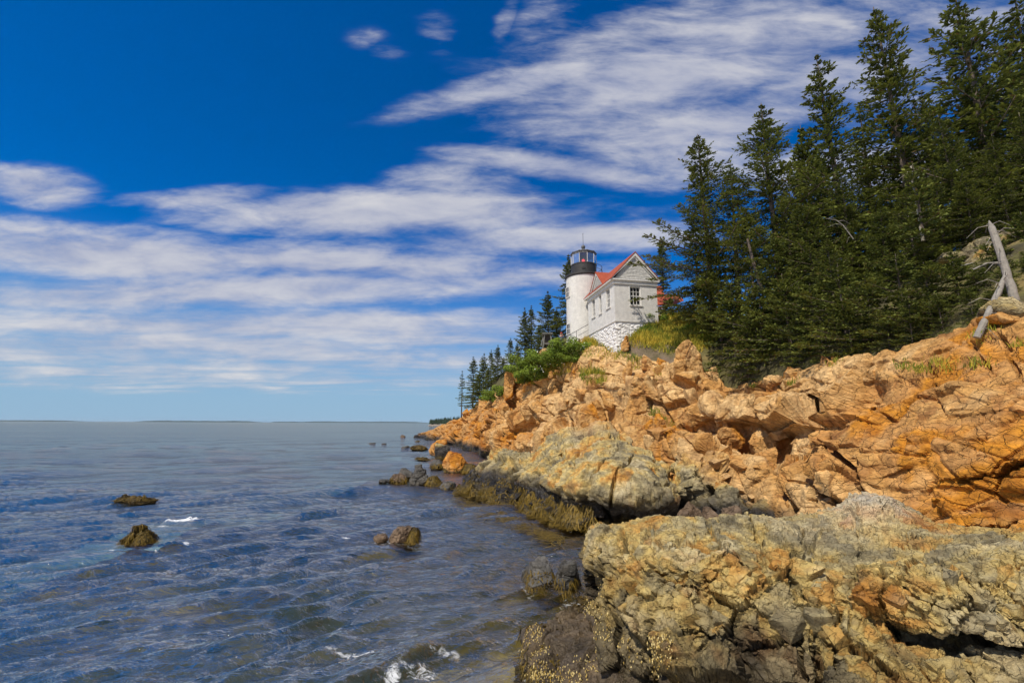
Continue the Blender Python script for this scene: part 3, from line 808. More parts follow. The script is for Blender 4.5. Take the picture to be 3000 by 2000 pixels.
# ------------------------------------------------------------------ ground behind the cliff edge
G2 = {4: [(1445,1138,79),(1445,1115,88)], 5: [(1497,1105,69),(1495,1080,78)], 6: [(1568,1062,60),(1570,1032,70)], 7: [(1640,1026,52),(1645,996,60)], 8: [(1712,1004,47),(1712,984,55)], 9: [(1800,1000,42),(1790,950,50)], 10: [(1900,1000,38.3),(1900,946,42)], 11: [(2000,1004,36.5),(2000,934,41.5)], 12: [(2110,1044,33.5),(2100,950,39)],
      13: [(2200,1052,29.8),(2200,935,36)], 14: [(2300,1042,26.2),(2300,905,33)], 15: [(2420,1014,23),(2420,880,30)], 16: [(2550,994,20.6),(2550,840,27)],
      17: [(2700,954,18),(2700,790,24)], 18: [(2850,904,16),(2850,730,22)], 19: [(3000,834,15),(3000,670,20)], 20: [(3250,764,14),(3250,610,19)], 21: [(3600,650,13),(3600,500,18)]}
g_cols = []
for i, e in enumerate(EDGE):
    back = np.array([e[0], e[1], 0]) / math.hypot(e[0], e[1])
    if i <= 8: back = np.array([0.45, 0.9, 0])
    c = [e + back * 0.5 + np.array([0, 0, -0.75])]
    if i in G2:
        c += [P(*q) for q in G2[i]]
    else:
        c += [e + back * 4 + np.array([0, 0, 0.7 if i < 8 else 1.0]), e + back * 12 + np.array([0, 0, 1.8 if i < 7 else 2.4])]
    c += [c[-1] + back * 12 + np.array([0, 0, 2.5]), c[-1] + back * 60 + np.array([0, 0, 7])]
    g_cols.append(c)
def build_ground():
    G = loft(g_cols, 6.5); nu, nv = G.shape[:2]; V = G.reshape(-1, 3)
    V = V + np.stack([0 * V[:, 0], 0 * V[:, 0], 0.35 * fbm(V / 2.5, 501, 4) + 0.08 * fbm(V / 0.5, 505, 3)], 1)
    px, py = proj(V)
    t = 0.5 + 0.8 * fbm(V / 1.6, 511, 4)
    c = ramp_cols(t, [(0, (0.05, 0.045, 0.02)), (0.35, (0.10, 0.085, 0.03)), (0.6, (0.13, 0.12, 0.03)), (1, (0.24, 0.18, 0.06))])
    soil = (sstep(980, 1010, py) * sstep(1700, 1760, px) * (1 - sstep(2000, 2090, px)))[:, None] * np.clip(0.6 + 1.2 * fbm(V / 0.9, 515, 4), 0, 1)[:, None]
    c = c * (1 - soil) + np.array((0.20, 0.15, 0.10)) * soil
    m, nt, N, L, b = new_mat('forest_floor')
    a = N.new('ShaderNodeAttribute'); a.attribute_name = 'Col'
    n = noise_node(N, L, 9, 6, 0.7)
    L.new(mixc(N, L, rng(N, L, n.outputs[0], 0.35, 0.65), mixc(N, L, 1.0, a.outputs['Color'], (0.55, 0.5, 0.45), 'MULTIPLY'), a.outputs['Color']), b.inputs['Base Color'])
    b.inputs['Roughness'].default_value = 0.95; bump(N, L, b, n.outputs[0], 0.8, 0.1)
    o = add('ground', mesh_np('ground', V, grid_faces(nu, nv), m, True, c))
    struct(o, 'grassy and wooded slope above the cliff edge')
    return V
VG = build_ground()
kg = KDTree(len(VG))
for i_, v_ in enumerate(VG): kg.insert((v_[0], v_[1], 0), i_)
kg.balance()
def gz(x, y):
    r = kg.find_n((x, y, 0), 4)
    w = [1 / (q[2] + 0.05) for q in r]
    return sum(VG[q[1]][2] * k for q, k in zip(r, w)) / sum(w)

# ------------------------------------------------------------------ broken blocks on the rock faces
def rat_c(px, py, rs):
    if px < 1660: return (0.9, 0.9, 1.15)
    if px > 2500: return (1.2, 0.9, 0.7)
    return (1.15, 0.95, 0.85) if rs.rand() < 0.6 else (0.75, 0.9, 1.3)
block_field(cliff, 'cliff', 95, 100, (20, 74), ROT_C, rat_c, col_c, lambda px, py, V, N: (px > 1320) & (px < 2540) & (V[:, 2] > 0.2) & (py < 1480) & (py > 1050 + 0.9 * np.maximum(1500 - px, 0)) & (N[:, 2] < 0.8), 901, stick=0.10, jit=6, gap=0.9, cuts=6)
block_field(outcrop, 'rock_outcrop', 70, 80, (13, 44), ROT_B, lambda px, py, rs: (1.15, 0.95, 0.75), col_b, lambda px, py, V, N: (V[:, 2] > 0.1) & (dome(px, py) < 0.3) & (py > 1300), 905, stick=0.15, jit=5, gap=0.9, mat=M_OUT)
block_field(ledge, 'rock_ledge', 90, 100, (22, 80), ROT_A, lambda px, py, rs: (1.3, 1.0, 0.6) if py < 1680 else (0.9, 0.8, 1.1), col_a, lambda px, py, V, N: (px > 1760) & (px < 3150) & (py < 2060) & (py > 1600), 907, stick=0.03, jit=5, mat=M_LEDGE, cuts=6, gap=1.1)
# ------------------------------------------------------------------ boulders
rnd = random.Random(7)
def cube_sphere(n):
    V, F = [], []
    lin = np.tan(np.linspace(-math.pi / 4, math.pi / 4, n + 1))
    for ax in range(3):
        for s in (-1, 1):
            a, b = np.meshgrid(lin, lin, indexing='ij')
            p = np.zeros((n + 1, n + 1, 3)); p[..., ax] = s; p[..., (ax + 1) % 3] = a * s; p[..., (ax + 2) % 3] = b
            base = len(V) * (n + 1) ** 2; V.append(p.reshape(-1, 3))
            i = (np.arange((n + 1) * (n + 1)).reshape(n + 1, n + 1)[:-1, :-1]).ravel()
            F.append(base + np.stack([i, i + n + 1, i + n + 2, i + 1], 1))
    V = np.concatenate(V); F = np.concatenate(F)
    V /= np.linalg.norm(V, axis=1, keepdims=True)
    return V, F
_CS = {}
ROCK_RIMS = []
def rock_shape(seed, dims, n=26, cuts=11, block=0.75, rough=1.0, joint=0.5, rot=0.0, taper=0.3):
    if n not in _CS: _CS[n] = cube_sphere(n)
    U, F = _CS[n]
    rs = np.random.RandomState(seed)
    Nn = rs.normal(size=(cuts, 3)); Nn /= np.linalg.norm(Nn, axis=1, keepdims=True)
    h = 0.62 + 0.36 * rs.rand(cuts)
    box = np.array([[1, 0, 0], [-1, 0, 0], [0, 1, 0], [0, -1, 0], [0, 0, 1], [0, 0, -1]], float) + rs.normal(size=(6, 3)) * 0.24
    box /= np.linalg.norm(box, axis=1, keepdims=True)
    Nn = np.concatenate([Nn, box]); h = np.concatenate([h, np.full(6, 0.98 - 0.20 * block)])
    dp = np.clip(U @ Nn.T, 1e-3, None)
    r = 1 / ((dp / h) ** 14).sum(1) ** (1 / 14.0)
    V = U * r[:, None]
    V = V / np.abs(V).max(0)
    S = np.array(dims) / 2
    zt_ = np.clip(V[:, 2] * 0.5 + 0.5, 0, 1); V[:, :2] *= (1 - taper * zt_ ** 1.5)[:, None]
    V = V * S
    m = float(np.mean(dims))
    d1, hh, e = facets(V + seed * 3.1, (m * 0.42,) * 3, rotm(seed * 31 % 90, 20, 10), seed, m * 0.055 * rough, 1.0, 0.07, m * 0.03 * joint)
    d2, hh2, e = facets(V + seed * 1.7, (m * 0.15,) * 3, rotm(seed * 17 % 90, 35, 10), seed + 1, m * 0.024 * rough, 1.0, 0.08, m * 0.012 * joint)
    Un = U / S; Un /= np.linalg.norm(Un, axis=1, keepdims=True)
    V = V + Un * (d1 + d2 + m * 0.02 * rough * fbm(V / (m * 0.12), seed + 2, 4))[:, None]
    c, s = math.cos(R(rot)), math.sin(R(rot))
    V = V @ np.array([[c, s, 0], [-s, c, 0], [0, 0, 1]])
    return V, F, hh, Un
def paint(W, h, kind, zref=0.0):
    if kind == 'orange': c = orange_cols(W, h, 0.0)
    elif kind == 'tan': c = orange_cols(W, h, -0.28)
    elif kind == 'rust': c = orange_cols(W, h, 0.25)
    elif kind == 'grey': c = grey_cols(W, h, 0.0)
    elif kind == 'dark': c = ramp_cols(0.5 + 0.7 * fbm(W / 0.5, 61, 4), [(0, (0.06, 0.06, 0.055)), (1, (0.17, 0.16, 0.14))])
    elif kind == 'brown': c = ramp_cols(0.5 + 0.7 * fbm(W / 0.4, 62, 4), [(0, (0.10, 0.07, 0.045)), (1, (0.26, 0.18, 0.11))])
    elif kind == 'weed': c = ramp_cols(0.5 + 0.9 * fbm(W / 0.3, 63, 4), [(0, (0.03, 0.021, 0.005)), (0.5, (0.085, 0.058, 0.012)), (1, (0.19, 0.12, 0.02))])
    elif kind == 'white': c = np.tile((0.74, 0.74, 0.72), (len(W), 1))
    return c
WEEDY = []      # (vertices, outward normals) that carry rockweed
def boulder(name, px0, px1, py0, py1, d, seed, kind='orange', depth=None, n=26, tide=None, weed=0, tilt=0.0, parent=None, sink=0.15, **kw):
    """a single rock filling the given photograph box at distance d"""
    a, b = P((px0 + px1) / 2, py1, d), P((px0 + px1) / 2, py0, d)
    w = float(np.linalg.norm(P(px1, py1, d) - P(px0, py1, d))); h = float(b[2] - a[2])
    dep = depth or w * 0.8
    V, F, hh, Un = rock_shape(seed, (w, dep, h * (1 + sink)), n, **kw)
    if tilt:
        V = V + np.stack([V[:, 2] * math.tan(R(tilt)), 0 * V[:, 0], 0 * V[:, 0]], 1)
    ctr = np.array([a[0], d + dep * 0.35, a[2] + h * (1 - sink) / 2])
    W = V + ctr
    c = paint(W, hh, kind); wet = np.zeros(len(W))
    if tide is not None:
        c, wet = tidal(W, c, tide - 0.25, tide + 0.25, BLACK, seed)
        c, _w = tidal(W, c, tide * 0.3 - 0.1, tide * 0.3 + 0.15, OLIVE, seed + 5)
    if kind in ('weed', 'dark', 'brown'): wet = np.maximum(wet, 0.6)
    base = np.array([a[0], d + dep * 0.35, ctr[2] - h * (1 + sink) / 2])
    me = mesh_np(name, W - base, F, M_ROCK if d < 60 else M_FAR, False, c, {'wet': wet})
    o = add(name, me, None, loc=base)
    if parent is not None:
        o.parent = parent
    rim = W[np.abs(W[:, 2]) < 0.2]
    if len(rim): ROCK_RIMS.append(rim)
    if weed: WEEDY.append((W, Un, weed, W[:, 2].min(), seed))
    return o

tag(boulder('boulder', 1473, 1513, 1073, 1172, 61, 11, 'rust', depth=2.6, block=1.0, cuts=6, n=30), 'tall orange granite block standing upright below the green shrubs, left of the lighthouse', 'boulder')
tag(boulder('boulder', 1508, 1540, 1069, 1152, 62, 12, 'orange', depth=2.2, block=1.0, cuts=6), 'narrow slab of rock leaning behind the tall orange upright block', 'boulder')
tag(boulder('boulder', 1972, 2108, 992, 1150, 32.6, 13, 'tan', depth=2.8, n=46, block=0.7, cuts=9, tilt=3), 'huge faceted tan boulder perched at the foot of the grass slope', 'boulder')
tag(boulder('boulder', 2072, 2118, 1070, 1146, 32.2, 14, 'tan', depth=1.6, n=24, block=1.0), 'squared tan block wedged against the right side of the huge perched boulder', 'boulder')
tag(boulder('boulder', 1243, 1312, 1286, 1344, 54, 15, 'orange', depth=3.0, n=32, block=1.0, cuts=5, tide=0.35), 'pale orange squared boulder at the water edge near the tip of the point', 'boulder')
tag(boulder('boulder', 1264, 1320, 1298, 1346, 50, 16, 'grey', depth=2.4, n=30, block=1.0, cuts=6, tide=1.55), 'black-sided block with a pale green top, against the pale orange squared boulder', 'boulder')
tag(boulder('boulder', 1282, 1373, 1321, 1389, 38, 17, 'rust', depth=2.2, n=34, block=0.3, cuts=8, tide=0.3, weed=60), 'rounded bright orange boulder with weed round its foot', 'boulder')
tag(boulder('boulder', 1345, 1413, 1358, 1391, 37, 18, 'weed', depth=2.0, block=0.2, weed=500), 'low mound of rock smothered in olive rockweed, beside the bright orange boulder', 'boulder')
tag(boulder('boulder', 1192, 1262, 1366, 1428, 29.7, 19, 'dark', depth=1.3, n=32, block=0.3, cuts=7, tilt=12, tide=-0.1), 'pointed dark grey rock rising from the water off the point', 'boulder')
tag(boulder('boulder', 1236, 1296, 1394, 1429, 29.4, 20, 'weed', depth=1.2, block=0.3, weed=350), 'weed-covered rock shoulder leaning on the pointed dark rock', 'boulder')
tag(boulder('boulder', 1207, 1238, 1358, 1386, 31.5, 21, 'dark', depth=0.7, block=1.0, cuts=4), 'small squared black block just behind the pointed dark rock', 'boulder')
tag(boulder('boulder', 1158, 1212, 1374, 1400, 31.4, 22, 'dark', depth=1.0, block=0.4, weed=60), 'low knobbly dark rock behind and left of the pointed rock', 'boulder')
tag(boulder('boulder', 1134, 1200, 1387, 1415, 30.5, 23, 'brown', depth=1.0, block=0.4, weed=120), 'brown weedy rock left of the pointed dark rock', 'boulder')
tag(boulder('boulder', 1100, 1146, 1404, 1416, 30.2, 24, 'dark', depth=0.9, block=0.2), 'flat dark rock barely above water, leftmost of the rocks off the point', 'boulder')
tag(boulder('boulder', 1283, 1336, 1412, 1434, 28.6, 25, 'dark', depth=1.0, block=0.4, weed=40), 'low rounded grey rock between the pointed rock and the shore', 'boulder')
tag(boulder('boulder', 1256, 1304, 1342, 1376, 41, 26, 'dark', depth=1.6, block=0.3, weed=120), 'dark weedy rock between the black-sided block and the bright orange boulder', 'boulder')
tag(boulder('boulder', 1205, 1262, 1340, 1349, 51, 27, 'weed', depth=1.6, block=0.2, weed=90), 'thin flat weed-covered rock awash left of the squared boulder', 'boulder')
tag(boulder('boulder', 1168, 1202, 1305, 1318, 72, 28, 'dark', depth=1.6, block=0.4), 'dark rock in the water, left end of a low weedy row before the point', 'boulder')
tag(boulder('boulder', 1198, 1252, 1301, 1320, 70, 29, 'weed', depth=2.2, block=0.3, weed=90), 'brown weedy rock joining the low row to the shore', 'boulder')
tag(boulder('boulder', 1212, 1232, 1289, 1296, 98, 30, 'weed', depth=1.5, block=0.3), 'tiny weedy rock awash just off the tip of the point', 'boulder')
tag(boulder('boulder', 1168, 1187, 1274, 1283, 128, 31, 'brown', depth=2.2, block=0.3), 'lone small brown rock in the sea left of the tip of the point', 'boulder')
tag(boulder('boulder', 1068, 1102, 1297, 1304, 88, 32, 'weed', depth=1.8, block=0.2), 'low brown rock in open water, left one of a pair', 'boulder')
tag(boulder('boulder', 1104, 1132, 1299, 1304, 88, 33, 'weed', depth=1.6, block=0.2), 'low brown rock in open water, right one of a pair', 'boulder')
tag(boulder('boulder', 1112, 1222, 1546, 1593, 16.2, 34, 'brown', depth=1.0, n=32, block=0.3, cuts=7, rough=1.6, taper=0.5, weed=0, tilt=14), 'brown wedge-shaped rock in the water in front of the shore, weed on its right end', 'boulder')
tag(boulder('boulder', 1188, 1226, 1548, 1596, 16.1, 35, 'weed', depth=0.6, block=0.4, weed=260), 'clump of golden rockweed on the right end of the brown wedge-shaped rock', 'seaweed')
tag(boulder('boulder', 1084, 1134, 1570, 1590, 16.6, 36, 'brown', depth=0.7, block=0.2, n=20), 'low brown rock tip touching the left end of the wedge-shaped rock', 'boulder')
tag(boulder('boulder', 334, 438, 1550, 1604, 15.9, 37, 'weed', depth=1.0, n=30, block=0.3, rough=2.6, taper=0.55, weed=700), 'rounded rock shaggy with brown rockweed, alone in the water at lower left', 'boulder')
tag(boulder('boulder', 318, 448, 1456, 1474, 24.2, 38, 'weed', depth=0.8, block=0.1, rough=2.5, weed=260), 'long thin weedy rock barely above water at the left', 'boulder')
tag(boulder('boulder', 1528, 1640, 1640, 1712, 11.7, 39, 'dark', depth=1.1, n=30, block=0.9, cuts=5, weed=160, tide=-0.05), 'flat dark wet rock in the water left of the foreground ledge', 'boulder')
tag(boulder('boulder', 1625, 1722, 1648, 1742, 11.2, 40, 'dark', depth=1.2, n=30, block=0.8, cuts=5, weed=120), 'dark weed-streaked rock at the left foot of the foreground ledge', 'boulder')
tag(boulder('boulder', 1995, 2080, 1478, 1548, 16.0, 41, 'brown', depth=1.2, n=26, block=0.3), 'rounded brown rock in the gap behind the ledge, leftmost of three', 'boulder')
tag(boulder('boulder', 2072, 2128, 1490, 1545, 15.8, 42, 'brown', depth=1.0, n=24, block=0.5), 'small brown rock in the gap behind the ledge, middle of three', 'boulder')
tag(boulder('boulder', 2122, 2200, 1480, 1545, 15.6, 43, 'brown', depth=1.0, n=26, block=0.6), 'angular brown rock in the gap behind the ledge, rightmost of three', 'boulder')
tag(boulder('boulder', 2928, 3080, 862, 935, 13.0, 44, 'grey', depth=1.4, n=36, block=0.3), 'smooth pale boulder on the cliff edge beside the dead trunks', 'boulder')
tag(boulder('boulder', 2915, 3130, 912, 948, 12.9, 45, 'rust', depth=1.3, n=30, block=0.9, cuts=4), 'flat rust-coloured slab under the smooth pale boulder at the right edge', 'boulder')
tag(boulder('boulder', 2905, 3160, 655, 762, 19.0, 46, 'grey', depth=3.0, n=40, block=0.7, cuts=7), 'big pale rock shelf behind the dead trunks at the right edge', 'boulder')
tag(boulder('boulder', 2770, 2850, 725, 760, 20.5, 47, 'grey', depth=1.5, block=0.3), 'pale flat rock showing through the low boughs left of the dead trunks', 'boulder')
tag(boulder('boulder', 1820, 1850, 980, 1022, 38.6, 48, 'tan', depth=0.9, block=0.3, tilt=14), 'small tan rock poking out of the turf below the white foundation', 'boulder')
tag(boulder('boulder', 1605, 1622, 1085, 1105, 51, 49, 'tan', depth=0.6, block=0.8, n=18), 'small loose tan stone at the lower edge of the grass left of the house', 'boulder')
tag(boulder('boulder', 1575, 1615, 1018, 1050, 52, 50, 'tan', depth=1.4, block=0.3), 'pale rock under the grey wooden stand', 'boulder')
# blocks broken out of the cliff face
for i, (a, b, c, d_, dd, s) in enumerate([(2195, 2292, 1254, 1318, 21.0, 61), (2105, 2200, 1250, 1300, 22.6, 62), (2305, 2362, 1330, 1450, 17.3, 63), (2355, 2408, 1330, 1460, 16.8, 64),
        (2308, 2375, 1440, 1545, 16.2, 65), (2372, 2430, 1450, 1540, 15.4, 66), (2375, 2482, 1258, 1340, 16.9, 67), (1915, 1960, 1210, 1275, 26.5, 68), (1760, 1830, 1140, 1190, 34.5, 69),
        (1880, 1935, 1225, 1275, 27.0, 70), (2000, 2035, 1215, 1255, 26.0, 71), (1545, 1600, 1150, 1205, 51.5, 72), (1690, 1790, 1165, 1240, 35.5, 73), (1826, 1870, 1045, 1125, 35.5, 74),
        (1880, 1915, 1035, 1080, 35.8, 75), (1925, 1965, 1045, 1080, 35.4, 76), (2545, 2600, 1065, 1110, 17.6, 77), (2625, 2665, 1065, 1100, 16.6, 78), (2840, 2912, 985, 1060, 13.9, 79), (2300, 2345, 1072, 1105, 24.0, 80),
        (2410, 2440, 1040, 1070, 21.8, 81), (2445, 2480, 1035, 1068, 21.4, 82), (1330, 1372, 1238, 1278, 86, 83), (1290, 1340, 1252, 1284, 98, 84), (2100, 2180, 1300, 1350, 21.4, 85), (2200, 2300, 1310, 1400, 19.4, 86)]):
    boulder('boulder', a, b, c, d_, dd, s, 'orange' if i % 2 else 'tan', depth=None, n=22, block=1.0, cuts=5, sink=0.3, parent=cliff)

# ------------------------------------------------------------------ sea and seabed
rim = [V[np.abs(V[:, 2]) < 0.22][::7] for V in (VC, VB, VA, VE)] + [r[::5] for r in ROCK_RIMS]
rim = np.concatenate(rim)
kr = KDTree(len(rim))
for i_, v_ in enumerate(rim): kr.insert((v_[0], v_[1], 0), i_)
kr.balance()
SHOALS = [(PZ(330, 1700), 1.7), (PZ(560, 1800), 1.2), (PZ(1150, 1690), 1.0), (PZ(250, 1880), 1.0), (PZ(480, 1660), 1.2), (PZ(1330, 1870), 0.9), (PZ(760, 1740), 0.8)]
def shoal(X, Y):
    s = np.zeros(X.shape)
    for p, r in SHOALS: s = np.maximum(s, np.exp(-((X - p[0]) ** 2 * 0.35 + (Y - p[1]) ** 2 * 1.5) / (r * r)))
    return s
def build_sea():
    ys = [-40, -20, -8, 0, 2.5, 4.0]
    for py in np.arange(2120, 1243.0, -2.6): ys.append(PZ(1500, py)[1])
    y = ys[-1]
    while y < 40000: y *= 1.35; ys.append(y)
    ys = np.array(ys)
    sl = np.concatenate([[-9, -4, -2.2], np.linspace(-1.35, 0.75, 560), np.linspace(0.78, 1.6, 60), [2.5, 5, 9]])
    X = np.maximum(ys, 6.0)[:, None] * sl[None, :]; Y = np.repeat(ys[:, None], len(sl), 1)
    x, y = X.ravel(), Y.ravel()
    dyr = np.gradient(ys); sp = np.maximum(np.repeat(dyr[:, None], len(sl), 1).ravel(), np.maximum(y, 6) * 0.0038)
    z = np.zeros(x.shape)
    rs = np.random.RandomState(5)
    wq = np.stack([x / 3.5, y / 3.5, 0 * x], 1)
    wx = x + 0.5 * pnoise(wq, 71); wy = y + 0.5 * pnoise(wq + 9, 72)
    for i in range(52):
        lam = 0.18 * (13 ** rs.rand()); th = R(-54 + 19 * rs.normal()); ph = rs.rand() * 6.28
        a = 0.0165 * lam ** 0.9
        k = 2 * math.pi / lam
        fade = sstep(0.32, 0.62, lam / np.maximum(sp, 1e-3) * 0.1)
        s_ = np.sin(k * (math.cos(th) * wx + math.sin(th) * wy) + ph)
        z += a * fade * (1 - 2 * np.sqrt(np.abs(s_ * 0.5 + 0.5)) * 0.85)
    for i in range(22):                 # longer, lower waves carry the pattern out to sea
        lam = 2.4 * (7 ** rs.rand()); th = R(-72 + 22 * rs.normal()); ph = rs.rand() * 6.28; k = 2 * math.pi / lam
        fade = sstep(0.20, 0.34, lam / np.maximum(sp, 1e-3) * 0.1) * sstep(9, 26, y)
        z += 0.0038 * lam ** 0.95 * fade * np.sin(k * (math.cos(th) * wx + math.sin(th) * wy) + ph)
    groups = 0.55 + 0.9 * np.clip(fbm(np.stack([x / 5, y / 5, 0 * x], 1), 75, 3) + 0.45, 0, 1)
    z = z * groups
    sh = shoal(x, y)
    # water heaping over the shoals
    f1 = PZ(525, 1532); bank = np.exp(-(((x - f1[0]) * 0.55 + (y - f1[1]) * 0.2) ** 2 / 0.5 + ((y - f1[1]) - (x - f1[0]) * 0.25) ** 2 / 0.12))
    z += 0.24 * bank * (0.7 + 0.8 * fbm(np.stack([x / 0.25, y / 0.25, 0 * x], 1), 78, 3)) + 0.05 * sh * fbm(np.stack([x / 0.9, y / 0.9, 0 * x], 1), 77, 3)
    near = np.full(x.shape, 50.0)
    sel = np.where((y > 3) & (y < 70) & (x > -14) & (x < 16))[0]
    for i in sel: near[i] = kr.find((x[i], y[i], 0))[2]
    depth = np.clip(0.03 + near * 0.42, 0, 6)
    depth = np.minimum(depth, 0.30 + 2.4 * (1 - sh) + 6 * (1 - sstep(0.0, 0.45, sh)))
    opac = 1 - np.exp(-depth * 0.75)
    spots = [((530, 1530), 0.62, 0.36, 1.35), ((480, 1545), 0.35, 0.12, 0.75), ((545, 1592), 0.3, 0.10, 0.6), ((455, 1605), 0.3, 0.06, 0.5), ((1150, 1965), 0.14, 0.3, 0.6), ((1390, 1660), 0.35, 0.07, 0.55), ((1230, 1940), 0.5, 0.2, 0.45),
             ((1040, 1890), 0.9, 0.10, 0.4), ((1300, 1900), 0.7, 0.12, 0.35), ((1290, 1632), 0.5, 0.06, 0.4), ((450, 1455), 0.35, 0.05, 0.5), ((1010, 1575), 0.35, 0.06, 0.5), ((1640, 1835), 0.12, 0.05, 0.7), ((330, 1605), 0.35, 0.06, 0.55)]
    foam = np.zeros(x.shape)
    for (q, sx, sy, k) in spots:
        p = PZ(*q); foam = np.maximum(foam, k * np.exp(-((x - p[0]) / sx) ** 2 - ((y - p[1]) / sy) ** 2))
    foam = np.maximum(foam, 0.42 * np.exp(-near / 0.06) * (y < 60))
    m, nt, N, L, b = new_mat('sea_water')
    N.remove(b)
    out = N['Material Output']
    n1 = noise_node(N, L, 3.4, 6, 0.6, stretch=(0.75, 1.5, 1), rot=(0, 0, 18), dist=0.6)
    n2 = noise_node(N, L, 0.16, 5, 0.62, stretch=(0.22, 1.0, 1), dist=0.6)
    n3 = noise_node(N, L, 9.0, 4, 0.6, stretch=(0.8, 1.3, 1), rot=(0, 0, -20))
    n4 = noise_node(N, L, 1.1, 5, 0.6, stretch=(0.7, 1.5, 1), rot=(0, 0, 14), dist=0.5)
    k = bump(N, L, None, n2.outputs[0], 0.6, 0.9)
    k = bump(N, L, None, n4.outputs[0], 0.8, 0.22, k)
    k = bump(N, L, None, n1.outputs[0], 0.9, 0.10, k)
    k = bump(N, L, None, n3.outputs[0], 0.35, 0.02, k)
    n5 = noise_node(N, L, 0.035, 5, 0.6, stretch=(0.18, 1.0, 1), dist=0.8)
    k = bump(N, L, None, n5.outputs[0], 0.35, 3.0, k)
    gl = N.new('ShaderNodeBsdfGlossy'); L.new(rng(N, L, n5.outputs[0], 0.38, 0.62, 0.03, 0.12), gl.inputs['Roughness']); gl.inputs['Color'].default_value = (0.90, 0.80, 0.69, 1); L.new(k, gl.inputs['Normal'])
    df = N.new('ShaderNodeBsdfDiffuse')
    dcol = mixc(N, L, rng(N, L, n2.outputs[0], 0.35, 0.65), (0.014, 0.026, 0.026), (0.030, 0.055, 0.062))
    L.new(dcol, df.inputs['Color']); L.new(k, df.inputs['Normal'])
    tr = N.new('ShaderNodeBsdfTransparent'); tr.inputs['Color'].default_value = (0.74, 0.76, 0.60, 1)
    ao = N.new('ShaderNodeAttribute'); ao.attribute_name = 'opac'
    body = N.new('ShaderNodeMixShader'); L.new(ao.outputs['Fac'], body.inputs[0]); L.new(tr.outputs[0], body.inputs[1]); L.new(df.outputs[0], body.inputs[2])
    fr = N.new('ShaderNodeFresnel'); fr.inputs['IOR'].default_value = 1.34; L.new(k, fr.inputs['Normal'])
    w = N.new('ShaderNodeMixShader'); L.new(rng(N, L, fr.outputs[0], 0, 1, 0, 0.80), w.inputs[0]); L.new(body.outputs[0], w.inputs[1]); L.new(gl.outputs[0], w.inputs[2])
    af = N.new('ShaderNodeAttribute'); af.attribute_name = 'foam'
    nf = noise_node(N, L, 7.0, 7, 0.72, stretch=(0.8, 1.2, 1), dist=1.2)
    ad = N.new('ShaderNodeMath'); ad.operation = 'MULTIPLY'; L.new(af.outputs['Fac'], ad.inputs[0]); L.new(rng(N, L, nf.outputs[0], 0.36, 0.62, 0.25, 1.6), ad.inputs[1])
    fd = N.new('ShaderNodeBsdfDiffuse'); fd.inputs['Color'].default_value = (0.78, 0.80, 0.80, 1)
    fm = N.new('ShaderNodeMixShader'); L.new(rng(N, L, ad.outputs[0], 0.28, 0.75, 0, 0.9), fm.inputs[0]); L.new(w.outputs[0], fm.inputs[1]); L.new(fd.outputs[0], fm.inputs[2])
    L.new(fm.outputs[0], out.inputs['Surface'])
    V = np.stack([x, y, z], 1)
    z[:] = 0
    o = add('sea', mesh_np('sea', V, grid_faces(len(ys), len(sl)), m, True, None, {'opac': opac, 'foam': foam}))
    struct(o, 'rippled blue-grey sea reaching to the horizon')
build_sea()
def build_bed():
    xs = np.linspace(-16, 20, 170); ys = np.concatenate([np.linspace(3, 24, 140), np.linspace(24.4, 75, 70)])
    X, Y = np.meshgrid(xs, ys, indexing='ij'); x, y = X.ravel(), Y.ravel()
    near = np.array([kr.find((a, b_, 0))[2] for a, b_ in zip(x, y)])
    sh = shoal(x, y)
    Q = np.stack([x, y, 0 * x], 1)
    z = -np.clip(0.22 + near * 0.40, 0, 3.0); z = np.maximum(z, -0.4 - 2.0 * (1 - sh)) + 0.25 * fbm(Q / 0.8, 81, 4) - 0.12
    z = np.minimum(z, -0.12)
    c = ramp_cols(0.5 + 0.8 * fbm(Q / 0.7, 83, 4) - 0.1 * sh, [(0, (0.03, 0.025, 0.008)), (0.5, (0.14, 0.10, 0.02)), (0.8, (0.26, 0.18, 0.035)), (1, (0.34, 0.25, 0.10))])
    k = np.clip(sh * 1.4, 0, 1)[:, None] * 0.75
    c = c * (1 - k) + np.array((0.62, 0.47, 0.30)) * k
    m, nt, N, L, b = new_mat('seabed')
    a = N.new('ShaderNodeAttribute'); a.attribute_name = 'Col'; L.new(a.outputs['Color'], b.inputs['Base Color']); b.inputs['Roughness'].default_value = 0.9
    struct(add('seabed', mesh_np('seabed', np.stack([x, y, z], 1), grid_faces(len(xs), len(ys)), m, True, c)), 'weedy stony seabed seen through the shallow water')
build_bed()

